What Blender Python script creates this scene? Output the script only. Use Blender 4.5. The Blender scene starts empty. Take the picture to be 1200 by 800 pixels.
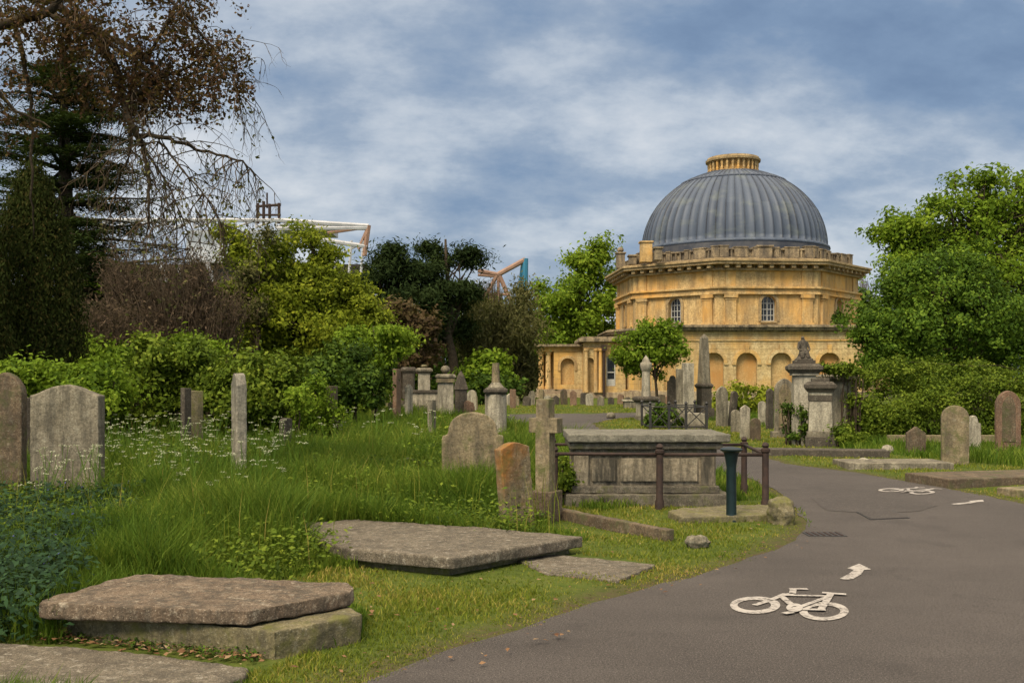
import bpy, bmesh, math, random
import numpy as np
from mathutils import Vector, noise as mnoise
random.seed(7)
RNG = np.random.default_rng(11)
scene = bpy.context.scene
COL = scene.collection
R = math.radians

# ------------------------------------------------------------------ camera
CAM_H = 1.6
FPX = 1180.0          # focal length in pixels of the 1200 px wide photograph
HOR = 440.0           # horizon row
cam = bpy.data.cameras.new('camera'); cam_o = bpy.data.objects.new('camera', cam); COL.objects.link(cam_o)
cam.sensor_width = 36.0; cam.lens = 36.0 * FPX / 1200.0
cam.shift_y = 40.0 / 1200.0
cam.clip_end = 2000; cam.clip_start = 0.1
cam_o.location = (0, 0, CAM_H); cam_o.rotation_euler = (R(90), 0, 0)
scene.camera = cam_o

# ------------------------------------------------------------------ world / light
SUN_EL, SUN_AZ = R(50), R(212)     # azimuth clockwise from +Y (north): sun behind the camera, to the left
world = bpy.data.worlds.new('World'); scene.world = world; world.use_nodes = True
wt = world.node_tree; wt.nodes.clear()
def wn(t, **k):
    n = wt.nodes.new(t)
    for a, b in k.items(): setattr(n, a, b)
    return n
def wmath(op, a, b=None, clamp=False):
    n = wn('ShaderNodeMath', operation=op); n.use_clamp = clamp
    for i, v in enumerate((a, b)):
        if v is None: continue
        if isinstance(v, (int, float)): n.inputs[i].default_value = v
        else: wt.links.new(v, n.inputs[i])
    return n.outputs[0]
out = wn('ShaderNodeOutputWorld')
sky = wn('ShaderNodeTexSky', sky_type='NISHITA'); sky.sun_disc = False
sky.sun_elevation = SUN_EL; sky.sun_rotation = SUN_AZ; sky.dust_density = 1.5; sky.air_density = 1.2
bg1 = wn('ShaderNodeBackground'); bg1.inputs['Strength'].default_value = 0.075
wt.links.new(sky.outputs[0], bg1.inputs['Color'])
tc = wn('ShaderNodeTexCoord'); sep = wn('ShaderNodeSeparateXYZ'); wt.links.new(tc.outputs['Generated'], sep.inputs[0])
zc = wmath('MAXIMUM', sep.outputs[2], 0.0)
den = wmath('ADD', zc, 0.42)
cx = wmath('DIVIDE', sep.outputs[0], den); cy = wmath('DIVIDE', sep.outputs[1], den)
comb = wn('ShaderNodeCombineXYZ'); wt.links.new(cx, comb.inputs[0]); wt.links.new(cy, comb.inputs[1])
def wnoise(scale, detail, rough, dist=0.0, off=(0, 0, 0), scl=(1, 1, 1), rot=0.0):
    m = wn('ShaderNodeMapping'); m.inputs['Location'].default_value = off; m.inputs['Scale'].default_value = scl
    m.inputs['Rotation'].default_value = (0, 0, rot)
    wt.links.new(comb.outputs[0], m.inputs[0])
    n = wn('ShaderNodeTexNoise'); n.inputs['Scale'].default_value = scale; n.inputs['Detail'].default_value = detail
    n.inputs['Roughness'].default_value = rough; n.inputs['Distortion'].default_value = dist
    wt.links.new(m.outputs[0], n.inputs['Vector']); return n.outputs[0]
def wramp(src, stops):
    r = wn('ShaderNodeValToRGB'); e = r.color_ramp.elements
    while len(e) < len(stops): e.new(0.5)
    for el, (p, c) in zip(e, stops): el.position = p; el.color = (*c, 1)
    wt.links.new(src, r.inputs[0]); return r.outputs[0]
na = wnoise(3.6, 12, 0.60, 0.0, (3.1, 0.4, 0), (1.0, 1.25, 1), R(-12))
nb = wnoise(1.3, 4, 0.5, 0.3, (8.2, 2.7, 0), (1, 1.1, 1), R(20))
mixn = wmath('ADD', wmath('MULTIPLY', na, 0.55), wmath('MULTIPLY', nb, 0.45))
# lower down the cloud sheet closes and turns paler
low = wmath('SUBTRACT', 1.0, wmath('MULTIPLY', zc, 3.6), clamp=True)
mixl = wmath('ADD', mixn, wmath('MULTIPLY', low, 0.10))
ccol = wramp(mixl, [(0.36, (0.135, 0.205, 0.33)), (0.44, (0.18, 0.26, 0.39)), (0.51, (0.28, 0.35, 0.455)),
                    (0.57, (0.43, 0.485, 0.56)), (0.65, (0.60, 0.63, 0.67))])
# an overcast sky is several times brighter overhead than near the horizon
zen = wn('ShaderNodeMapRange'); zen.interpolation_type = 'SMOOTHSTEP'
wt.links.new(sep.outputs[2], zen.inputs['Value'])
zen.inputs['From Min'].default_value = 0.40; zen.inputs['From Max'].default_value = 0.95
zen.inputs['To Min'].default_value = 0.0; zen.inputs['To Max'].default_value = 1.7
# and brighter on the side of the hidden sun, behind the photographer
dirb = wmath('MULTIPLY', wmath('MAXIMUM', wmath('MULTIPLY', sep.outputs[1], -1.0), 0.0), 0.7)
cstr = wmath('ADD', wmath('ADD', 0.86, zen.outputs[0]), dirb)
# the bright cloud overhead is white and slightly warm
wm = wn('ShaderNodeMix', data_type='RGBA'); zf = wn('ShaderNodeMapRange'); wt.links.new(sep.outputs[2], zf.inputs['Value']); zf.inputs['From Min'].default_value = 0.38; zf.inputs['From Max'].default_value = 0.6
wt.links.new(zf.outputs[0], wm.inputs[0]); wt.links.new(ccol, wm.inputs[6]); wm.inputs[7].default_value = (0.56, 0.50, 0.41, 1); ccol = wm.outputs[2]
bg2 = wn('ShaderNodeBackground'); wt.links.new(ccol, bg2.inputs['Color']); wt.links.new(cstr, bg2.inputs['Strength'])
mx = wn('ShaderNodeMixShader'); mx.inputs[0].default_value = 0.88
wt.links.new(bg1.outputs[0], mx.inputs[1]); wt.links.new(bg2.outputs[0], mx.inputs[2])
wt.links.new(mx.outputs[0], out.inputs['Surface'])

sl = bpy.data.lights.new('sun', 'SUN'); sl.energy = 3.0; sl.angle = R(24); sl.color = (1.0, 0.87, 0.67)
so = bpy.data.objects.new('sun', sl); COL.objects.link(so)
sd = Vector((math.sin(SUN_AZ) * math.cos(SUN_EL), math.cos(SUN_AZ) * math.cos(SUN_EL), math.sin(SUN_EL)))
so.rotation_euler = sd.to_track_quat('Z', 'Y').to_euler()

vs = scene.view_settings
vs.view_transform = 'Standard'; vs.look = 'None'; vs.gamma = 1; vs.exposure = 0.47; vs.use_curve_mapping = False
scene.render.engine = 'CYCLES'
scene.cycles.use_denoising = True
scene.cycles.max_bounces = 5; scene.cycles.diffuse_bounces = 3; scene.cycles.glossy_bounces = 2
scene.cycles.transmission_bounces = 3; scene.cycles.transparent_max_bounces = 4
scene.cycles.use_adaptive_sampling = True; scene.cycles.adaptive_threshold = 0.02
scene.cycles.sample_clamp_indirect = 4

def W(px, py, Y):
    """the point that shows at photo pixel (px, py) at distance Y"""
    return ((px - 600) / FPX * Y, Y, CAM_H - (py - HOR) / FPX * Y)
def G(px, py, z=0.0):
    """the point of the level z that shows at photo pixel (px, py)"""
    Y = (CAM_H - z) * FPX / (py - HOR)
    return ((px - 600) / FPX * Y, Y)

# ------------------------------------------------------------------ materials
def mat_base(name):
    m = bpy.data.materials.new(name); m.use_nodes = True
    nt = m.node_tree; b = nt.nodes['Principled BSDF']
    return m, nt, b
class NT:
    def __init__(s, nt): s.nt = nt
    def n(s, t, **k):
        n = s.nt.nodes.new(t)
        for a, b in k.items(): setattr(n, a, b)
        return n
    def link(s, a, b): s.nt.links.new(a, b)
    def math(s, op, a, b=None, clamp=False):
        n = s.n('ShaderNodeMath', operation=op); n.use_clamp = clamp
        for i, v in enumerate((a, b)):
            if v is None: continue
            if isinstance(v, (int, float)): n.inputs[i].default_value = v
            else: s.link(v, n.inputs[i])
        return n.outputs[0]
    def coord(s, rnd=True):
        tc = s.n('ShaderNodeTexCoord')
        if not rnd: return tc.outputs['Object']
        oi = s.n('ShaderNodeObjectInfo'); v = s.n('ShaderNodeVectorMath', operation='ADD')
        m = s.math('MULTIPLY', oi.outputs['Random'], 37.0)
        s.link(tc.outputs['Object'], v.inputs[0]); s.link(m, v.inputs[1]); return v.outputs[0]
    def noise(s, vec, scale, detail=4, rough=0.55, scl=None, dist=0):
        if scl:
            mp = s.n('ShaderNodeMapping'); mp.inputs['Scale'].default_value = scl; s.link(vec, mp.inputs[0]); vec = mp.outputs[0]
        n = s.n('ShaderNodeTexNoise'); n.inputs['Scale'].default_value = scale; n.inputs['Detail'].default_value = detail
        n.inputs['Roughness'].default_value = rough; n.inputs['Distortion'].default_value = dist
        s.link(vec, n.inputs['Vector']); return n.outputs[0]
    def ramp(s, src, stops):
        r = s.n('ShaderNodeValToRGB'); e = r.color_ramp.elements
        while len(e) < len(stops): e.new(0.5)
        for el, (p, c) in zip(e, stops):
            el.position = p; el.color = (*c, 1) if not isinstance(c, (int, float)) else (c, c, c, 1)
        s.link(src, r.inputs[0]); return r.outputs[0]
    def mix(s, f, a, b, mode='MIX'):
        m = s.n('ShaderNodeMix', data_type='RGBA', blend_type=mode)
        for sock, v in ((m.inputs[0], f), (m.inputs[6], a), (m.inputs[7], b)):
            if isinstance(v, (int, float)): sock.default_value = v
            elif isinstance(v, tuple): sock.default_value = (*v, 1)
            else: s.link(v, sock)
        return m.outputs[2]
    def bump(s, h, strength, dist=0.02):
        b = s.n('ShaderNodeBump'); b.inputs['Strength'].default_value = strength; b.inputs['Distance'].default_value = dist
        s.link(h, b.inputs['Height']); return b.outputs[0]

def stone(name, c1, c2, lichen=(0.42, 0.40, 0.30), grime=(0.05, 0.045, 0.035), ga=0.5, la=0.35, scale=3.0, bump=0.6,
          moss=None, rough=0.9, courses=0, orange=None):
    m, nt, b = mat_base(name); N = NT(nt); v = N.coord()
    n1 = N.noise(v, scale, 6, 0.6)
    col = N.mix(N.ramp(n1, [(0.32, 0.0), (0.68, 1.0)]), c1, c2)
    n5 = N.noise(v, scale * 11, 3, 0.7)
    col = N.mix(N.ramp(n5, [(0.35, 0.65), (0.6, 0.0)]), col, tuple(x * 0.45 for x in c1))
    n6 = N.noise(v, scale * 5, 4, 0.65)
    col = N.mix(N.ramp(n6, [(0.5, 0.0), (0.66, 0.5)]), col, tuple(x * 0.5 for x in c1))
    n7 = N.noise(v, scale * 22, 3, 0.8)
    col = N.mix(N.ramp(n7, [(0.60, 0.0), (0.66, la * 1.3)]), col, tuple(min(1, x * 1.15) for x in lichen))
    if orange:
        no = N.noise(v, scale * 0.5, 5, 0.6, (1, 1, 0.7))
        col = N.mix(N.ramp(no, [(0.45, 0.0), (0.62, 1.0)]), col, orange)
    n2 = N.noise(v, scale * 3.2, 5, 0.75)
    col = N.mix(N.ramp(n2, [(0.56, 0.0), (0.68, la)]), col, lichen)
    n3 = N.noise(v, scale * 0.9, 5, 0.7, (2.6, 2.6, 0.42))
    col = N.mix(N.ramp(n3, [(0.43, 0.0), (0.64, ga)]), col, grime)
    if moss:
        n4 = N.noise(v, scale * 1.4, 4, 0.7)
        col = N.mix(N.ramp(n4, [(0.5, 0.0), (0.66, 0.8)]), col, moss)
    h = N.math('ADD', N.math('MULTIPLY', N.noise(v, scale * 14, 5, 0.7), 0.5), N.math('MULTIPLY', n2, 1.0))
    if courses:
        g = N.n('ShaderNodeNewGeometry'); sp = N.n('ShaderNodeSeparateXYZ'); N.link(g.outputs['Position'], sp.inputs[0])
        fr = N.math('FRACT', N.math('DIVIDE', sp.outputs[2], courses))
        line = N.math('LESS_THAN', fr, 0.085)
        col = N.mix(N.math('MULTIPLY', line, 0.5), col, grime)
        h = N.math('SUBTRACT', h, N.math('MULTIPLY', line, 2.5))
    N.link(col, b.inputs['Base Color']); b.inputs['Roughness'].default_value = rough
    b.inputs['Specular IOR Level'].default_value = 0.25
    N.link(N.bump(h, bump), b.inputs['Normal'])
    return m

def leafmat(name, c1, c2, c3=None, trans=0.3, rough=0.65, spec=0.12):
    """leaf colour varies leaf by leaf and spray by spray (attributes rnd and grp)"""
    m, nt, b = mat_base(name); N = NT(nt)
    a = N.n('ShaderNodeAttribute'); a.attribute_name = 'rnd'
    g = N.n('ShaderNodeAttribute'); g.attribute_name = 'grp'
    f = N.math('ADD', N.math('MULTIPLY', a.outputs['Fac'], 0.55), N.math('MULTIPLY', g.outputs['Fac'], 0.45))
    st = [(0.1, c1), (0.85, c2)] if c3 is None else [(0.1, c1), (0.55, c2), (0.9, c3)]
    col = N.ramp(f, st)
    N.link(col, b.inputs['Base Color']); b.inputs['Roughness'].default_value = rough
    b.inputs['Specular IOR Level'].default_value = spec
    t = N.n('ShaderNodeBsdfTranslucent'); N.link(N.mix(0.5, col, (0.25, 0.32, 0.03), 'MIX'), t.inputs['Color'])
    t2 = N.mix(0.3, col, (0.14, 0.19, 0.02)); N.link(t2, t.inputs['Color'])
    mx = N.n('ShaderNodeMixShader'); mx.inputs[0].default_value = trans
    N.link(b.outputs[0], mx.inputs[1]); N.link(t.outputs[0], mx.inputs[2])
    o = [n for n in nt.nodes if n.type == 'OUTPUT_MATERIAL'][0]; N.link(mx.outputs[0], o.inputs['Surface'])
    return m

def plain(name, c1, c2, rough=0.6, metal=0.0, scale=8, bump=0.2, spec=0.4):
    m, nt, b = mat_base(name); N = NT(nt); v = N.coord()
    n = N.noise(v, scale, 5, 0.65); col = N.mix(N.ramp(n, [(0.35, 0.0), (0.65, 1.0)]), c1, c2)
    N.link(col, b.inputs['Base Color']); b.inputs['Roughness'].default_value = rough; b.inputs['Metallic'].default_value = metal
    b.inputs['Specular IOR Level'].default_value = spec
    N.link(N.bump(N.noise(v, scale * 5, 4, 0.7), bump, 0.01), b.inputs['Normal']); return m

M = {}
M['grey_stone'] = stone('grey_stone', (0.17, 0.145, 0.10), (0.33, 0.29, 0.21), ga=0.75)
M['pale_stone'] = stone('pale_stone', (0.34, 0.30, 0.22), (0.52, 0.47, 0.36), ga=0.6, la=0.2)
M['tan_stone'] = stone('tan_stone', (0.20, 0.155, 0.09), (0.34, 0.27, 0.16), ga=0.6, moss=(0.10, 0.11, 0.035))
M['brown_stone'] = stone('brown_stone', (0.10, 0.07, 0.045), (0.20, 0.145, 0.09), ga=0.5, la=0.3, moss=(0.07, 0.075, 0.03))
M['dark_stone'] = stone('dark_stone', (0.055, 0.045, 0.035), (0.14, 0.115, 0.085), ga=0.6, la=0.3)
M['red_stone'] = stone('red_stone', (0.17, 0.10, 0.065), (0.28, 0.175, 0.11), ga=0.5, la=0.3)
M['orange_stone'] = stone('orange_stone', (0.17, 0.13, 0.075), (0.26, 0.20, 0.12), ga=0.4, orange=(0.27, 0.115, 0.025), moss=(0.11, 0.10, 0.03))
M['slab_stone'] = stone('slab_stone', (0.13, 0.092, 0.062), (0.235, 0.175, 0.12), lichen=(0.46, 0.40, 0.30), ga=0.7, la=0.65, scale=4.5, bump=0.8)
M['slab_grey'] = stone('slab_grey', (0.13, 0.105, 0.075), (0.22, 0.185, 0.135), lichen=(0.46, 0.42, 0.34), ga=0.6, la=0.65, scale=5, bump=0.8)
M['moss_stone'] = stone('moss_stone', (0.15, 0.13, 0.07), (0.24, 0.20, 0.11), ga=0.5, moss=(0.12, 0.12, 0.03), scale=4)
M['tomb_stone'] = stone('tomb_stone', (0.24, 0.20, 0.14), (0.38, 0.32, 0.225), ga=0.95, la=0.2, scale=2.6)
M['tomb_lid'] = stone('tomb_lid', (0.16, 0.15, 0.115), (0.26, 0.24, 0.185), ga=0.45, la=0.35, scale=4)
M['tomb_cap'] = stone('tomb_cap', (0.12, 0.10, 0.075), (0.22, 0.19, 0.14), ga=0.6, la=0.4, scale=5, moss=(0.10, 0.10, 0.04))
M['bath'] = stone('chapel_stone', (0.56, 0.37, 0.15), (0.66, 0.48, 0.23), lichen=(0.60, 0.47, 0.27), grime=(0.17, 0.12, 0.07), ga=0.6, la=0.3,
                  scale=0.8, bump=0.35, orange=(0.62, 0.345, 0.095), courses=0.0)
M['bath_low'] = stone('chapel_rustication', (0.57, 0.42, 0.19), (0.66, 0.52, 0.28), lichen=(0.64, 0.53, 0.33), grime=(0.26, 0.17, 0.08), ga=0.6, la=0.3,
                      scale=0.8, bump=0.5, orange=(0.60, 0.36, 0.11), courses=0.33)
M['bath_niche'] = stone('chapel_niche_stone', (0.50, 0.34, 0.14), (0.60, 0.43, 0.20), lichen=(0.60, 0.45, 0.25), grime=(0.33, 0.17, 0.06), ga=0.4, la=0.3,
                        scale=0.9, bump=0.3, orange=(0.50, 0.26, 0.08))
M['bath_trim'] = stone('chapel_trim', (0.36, 0.25, 0.12), (0.50, 0.37, 0.19), lichen=(0.55, 0.44, 0.27), grime=(0.10, 0.07, 0.045), ga=0.6, la=0.3, scale=1.0, bump=0.4)
M['bath_grey'] = stone('chapel_weathered', (0.27, 0.21, 0.13), (0.42, 0.33, 0.20), lichen=(0.34, 0.29, 0.2), grime=(0.045, 0.04, 0.035), ga=0.85, la=0.3, scale=1.1, bump=0.5)
M['bath_parapet'] = stone('chapel_parapet_stone', (0.17, 0.135, 0.09), (0.44, 0.34, 0.20), lichen=(0.46, 0.37, 0.24), grime=(0.045, 0.042, 0.042), ga=0.75, la=0.3, scale=1.1, bump=0.5)
M['bath_base'] = stone('chapel_base_stone', (0.40, 0.31, 0.19), (0.52, 0.42, 0.28), grime=(0.16, 0.11, 0.08), ga=0.7, la=0.3, scale=1.0, bump=0.5, courses=0.3)
M['iron_brown'] = plain('rusted_iron', (0.022, 0.013, 0.010), (0.048, 0.026, 0.018), rough=0.75, scale=14, bump=0.5)
M['iron_dark'] = plain('dark_iron', (0.018, 0.018, 0.02), (0.04, 0.036, 0.032), rough=0.6)
M['bollard'] = plain('bollard_paint', (0.004, 0.012, 0.013), (0.008, 0.021, 0.023), rough=0.38, scale=10, bump=0.25)
M['bark'] = plain('bark', (0.03, 0.023, 0.016), (0.075, 0.058, 0.038), rough=0.95, scale=9, bump=1.0, spec=0.1)
M['bark_grey'] = plain('bark_grey', (0.07, 0.055, 0.04), (0.14, 0.115, 0.085), rough=0.95, scale=9, bump=1.0, spec=0.1)
M['twig'] = plain('twig', (0.055, 0.040, 0.026), (0.11, 0.08, 0.052), rough=0.9, scale=6, bump=0.3, spec=0.1)
M['white_steel'] = plain('white_steel', (0.36, 0.36, 0.37), (0.48, 0.48, 0.49), rough=0.5, scale=0.5, bump=0)
M['panel'] = plain('cladding_panel', (0.42, 0.44, 0.47), (0.54, 0.56, 0.59), rough=0.5, scale=0.3, bump=0)
M['rust_steel'] = plain('brown_steel', (0.20, 0.115, 0.08), (0.30, 0.18, 0.12), rough=0.6, scale=0.5, bump=0)
M['blue_steel'] = plain('blue_steel', (0.02, 0.13, 0.22), (0.03, 0.17, 0.27), rough=0.5, scale=0.5, bump=0)
M['glass'] = plain('dark_glass', (0.006, 0.008, 0.012), (0.02, 0.024, 0.03), rough=0.12, scale=2, bump=0, spec=0.6)
M['white_paint'] = plain('white_paint', (0.36, 0.36, 0.33), (0.48, 0.48, 0.45), rough=0.5, scale=4, bump=0)
M['soil'] = plain('soil', (0.035, 0.03, 0.018), (0.07, 0.055, 0.035), rough=1, scale=5, bump=0.8, spec=0.05)

# lead dome: each panel its own tone, streaked down the slope
def lead_mat():
    m, nt, b = mat_base('lead_sheet'); N = NT(nt)
    a = N.n('ShaderNodeAttribute'); a.attribute_name = 'rnd'
    u = N.n('ShaderNodeAttribute'); u.attribute_name = 'uvw'
    st = N.noise(u.outputs['Vector'], 1.0, 5, 0.7, (26, 0.35, 1))
    st2 = N.noise(u.outputs['Vector'], 1.0, 4, 0.6, (4, 1.1, 1))
    f = N.math('ADD', N.math('MULTIPLY', a.outputs['Fac'], 0.45), N.math('MULTIPLY', st, 0.55))
    col = N.ramp(f, [(0.0, (0.018, 0.022, 0.032)), (0.22, (0.05, 0.062, 0.088)), (0.5, (0.075, 0.094, 0.13)), (0.8, (0.108, 0.128, 0.168))])
    col = N.mix(N.ramp(st2, [(0.52, 0.0), (0.7, 0.45)]), col, (0.15, 0.17, 0.15))
    N.link(col, b.inputs['Base Color']); b.inputs['Roughness'].default_value = 0.55; b.inputs['Metallic'].default_value = 0.0; b.inputs['Specular IOR Level'].default_value = 0.3
    N.link(N.bump(st, 0.12, 0.03), b.inputs['Normal']); return m
M['lead'] = lead_mat()

M['lead_dark'] = plain('drum_lead', (0.035, 0.04, 0.055), (0.085, 0.085, 0.09), rough=0.6, scale=1.2, bump=0.2)
def asphalt_mat(name, dark=1.0):
    m, nt, b = mat_base(name); N = NT(nt)
    g = N.n('ShaderNodeNewGeometry'); v = g.outputs['Position']
    n1 = N.noise(v, 0.35, 5, 0.6); n2 = N.noise(v, 70, 4, 0.8); n3 = N.noise(v, 2.6, 6, 0.7)
    n4 = N.noise(v, 0.9, 3, 0.5, (0.35, 2.2, 1))
    col = N.mix(N.ramp(n1, [(0.3, 0.0), (0.7, 1.0)]), (0.050 * dark, 0.042 * dark, 0.037 * dark), (0.094 * dark, 0.079 * dark, 0.070 * dark))
    col = N.mix(N.ramp(n3, [(0.42, 0.0), (0.72, 0.35)]), col, (0.045 * dark, 0.037 * dark, 0.033 * dark))
    col = N.mix(N.ramp(n4, [(0.5, 0.0), (0.75, 0.25)]), col, (0.125 * dark, 0.108 * dark, 0.095 * dark))
    col = N.mix(N.ramp(n2, [(0.40, 0.85), (0.52, 0.0)]), col, (0.02, 0.017, 0.015))
    n5 = N.noise(v, 110, 3, 0.8)
    col = N.mix(N.ramp(n5, [(0.57, 0.0), (0.64, 0.8)]), col, (0.26, 0.23, 0.20))
    vo = N.n('ShaderNodeTexVoronoi'); vo.inputs['Scale'].default_value = 3.0; N.link(v, vo.inputs['Vector'])
    col = N.mix(N.math('LESS_THAN', vo.outputs['Distance'], 0.035), col, (0.05, 0.04, 0.035))
    vc = N.n('ShaderNodeTexVoronoi', feature='DISTANCE_TO_EDGE'); vc.inputs['Scale'].default_value = 0.55
    nd = N.n('ShaderNodeVectorMath', operation='MULTIPLY_ADD'); nw = N.n('ShaderNodeTexNoise'); nw.inputs['Scale'].default_value = 2.5; nw.inputs['Detail'].default_value = 5; N.link(v, nw.inputs['Vector'])
    N.link(nw.outputs['Color'], nd.inputs[0]); nd.inputs[1].default_value = (0.9, 0.9, 0.0); N.link(v, nd.inputs[2]); N.link(nd.outputs[0], vc.inputs['Vector'])
    cr = N.math('MULTIPLY', N.math('LESS_THAN', vc.outputs['Distance'], 0.0055), N.ramp(N.noise(v, 0.45, 2, 0.5), [(0.54, 0.0), (0.62, 0.22)]))
    col = N.mix(cr, col, (0.018, 0.015, 0.013))
    st_ = N.noise(v, 1.3, 3, 0.5); col = N.mix(N.ramp(st_, [(0.60, 0.0), (0.66, 0.28)]), col, (0.04, 0.034, 0.03))
    N.link(col, b.inputs['Base Color']); b.inputs['Roughness'].default_value = 0.85; b.inputs['Specular IOR Level'].default_value = 0.3
    N.link(N.bump(N.math('ADD', n2, N.math('MULTIPLY', n3, 1.2)), 0.55, 0.008), b.inputs['Normal']); return m
M['asphalt'] = asphalt_mat('asphalt'); M['asphalt_patch'] = asphalt_mat('asphalt_patch', 0.84)
def marking_mat():
    m, nt, b = mat_base('road_paint'); N = NT(nt); g = N.n('ShaderNodeNewGeometry'); v = g.outputs['Position']
    n = N.noise(v, 30, 6, 0.75); n2 = N.noise(v, 4, 3, 0.6)
    f = N.math('ADD', N.math('MULTIPLY', n, 0.7), N.math('MULTIPLY', n2, 0.3))
    col = N.ramp(f, [(0.41, (0.09, 0.077, 0.068)), (0.50, (0.36, 0.325, 0.29)), (0.7, (0.45, 0.41, 0.365))])
    N.link(col, b.inputs['Base Color']); b.inputs['Roughness'].default_value = 0.8; return m
M['marking'] = marking_mat()
def ground_mat():
    m, nt, b = mat_base('ground'); N = NT(nt); g = N.n('ShaderNodeNewGeometry'); v = g.outputs['Position']
    n1 = N.noise(v, 0.5, 5, 0.65); n2 = N.noise(v, 9, 5, 0.7)
    col = N.ramp(N.math('ADD', N.math('MULTIPLY', n1, 0.5), N.math('MULTIPLY', n2, 0.5)),
                 [(0.3, (0.035, 0.05, 0.012)), (0.5, (0.075, 0.10, 0.02)), (0.7, (0.13, 0.13, 0.035))])
    ea = N.n('ShaderNodeAttribute'); ea.attribute_name = 'edge'
    ef = N.math('MULTIPLY', ea.outputs['Fac'], N.ramp(n2, [(0.38, 0.3), (0.6, 1.0)]))
    col = N.mix(ef, col, (0.085, 0.062, 0.04))
    N.link(col, b.inputs['Base Color']); b.inputs['Roughness'].default_value = 1; b.inputs['Specular IOR Level'].default_value = 0.05
    N.link(N.bump(n2, 0.8, 0.05), b.inputs['Normal']); return m
M['ground'] = ground_mat()

# foliage
L = {}
L['cedar'] = leafmat('cedar_needles', (0.014, 0.027, 0.008), (0.042, 0.066, 0.018), trans=0.12, rough=0.85, spec=0.05)
L['yew'] = leafmat('yew_needles', (0.012, 0.018, 0.004), (0.028, 0.038, 0.008), (0.055, 0.045, 0.013), trans=0.1, rough=0.85, spec=0.05)
L['pine'] = leafmat('pine_needles', (0.012, 0.022, 0.007), (0.034, 0.052, 0.015), trans=0.1, rough=0.85, spec=0.05)
L['gold'] = leafmat('yellow_green_leaves', (0.06, 0.085, 0.006), (0.19, 0.235, 0.014), (0.32, 0.34, 0.028), trans=0.35)
L['fresh'] = leafmat('fresh_leaves', (0.05, 0.095, 0.006), (0.155, 0.245, 0.016), (0.26, 0.34, 0.03), trans=0.38)
L['mid'] = leafmat('mid_green_leaves', (0.035, 0.062, 0.005), (0.11, 0.165, 0.013), (0.21, 0.26, 0.026), trans=0.3)
L['deep'] = leafmat('deep_green_leaves', (0.014, 0.032, 0.004), (0.05, 0.094, 0.009), (0.12, 0.18, 0.02), trans=0.22)
L['holly'] = leafmat('holly_leaves', (0.018, 0.042, 0.004), (0.068, 0.13, 0.010), (0.15, 0.225, 0.02), trans=0.22)
L['olive'] = leafmat('olive_brown_leaves', (0.05, 0.048, 0.02), (0.10, 0.10, 0.03), (0.14, 0.125, 0.045), trans=0.25)
L['brown'] = leafmat('brown_leaves', (0.035, 0.018, 0.009), (0.085, 0.04, 0.018), (0.13, 0.09, 0.032), trans=0.25)
L['purple'] = leafmat('purple_brown_leaves', (0.04, 0.024, 0.013), (0.075, 0.048, 0.021), (0.09, 0.07, 0.026), trans=0.2)
L['bare'] = leafmat('dry_brown_twigs', (0.045, 0.03, 0.018), (0.09, 0.06, 0.037), (0.13, 0.095, 0.05), trans=0.1)
L['twig'] = leafmat('dry_twigs', (0.06, 0.035, 0.022), (0.13, 0.08, 0.05), (0.15, 0.12, 0.05), trans=0.05)
L['grass'] = leafmat('grass_blades', (0.03, 0.066, 0.007), (0.092, 0.16, 0.014), (0.21, 0.25, 0.035), trans=0.35)
L['lawn'] = leafmat('lawn_blades', (0.07, 0.115, 0.012), (0.185, 0.215, 0.022), (0.40, 0.30, 0.085), trans=0.35)
L['dark_grass'] = leafmat('dark_leaves', (0.010, 0.026, 0.012), (0.022, 0.052, 0.022), (0.04, 0.085, 0.03), trans=0.2)
L['parsley'] = leafmat('parsley_leaves', (0.05, 0.10, 0.012), (0.10, 0.18, 0.02), trans=0.3)
L['flower'] = leafmat('white_flowers', (0.30, 0.33, 0.18), (0.50, 0.51, 0.36), trans=0.2)
L['blue'] = leafmat('violet_flowers', (0.05, 0.05, 0.22), (0.10, 0.09, 0.34), trans=0.2)
L['litter'] = leafmat('dead_leaves', (0.11, 0.05, 0.025), (0.22, 0.12, 0.06), (0.36, 0.27, 0.16), trans=0.1)
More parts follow.
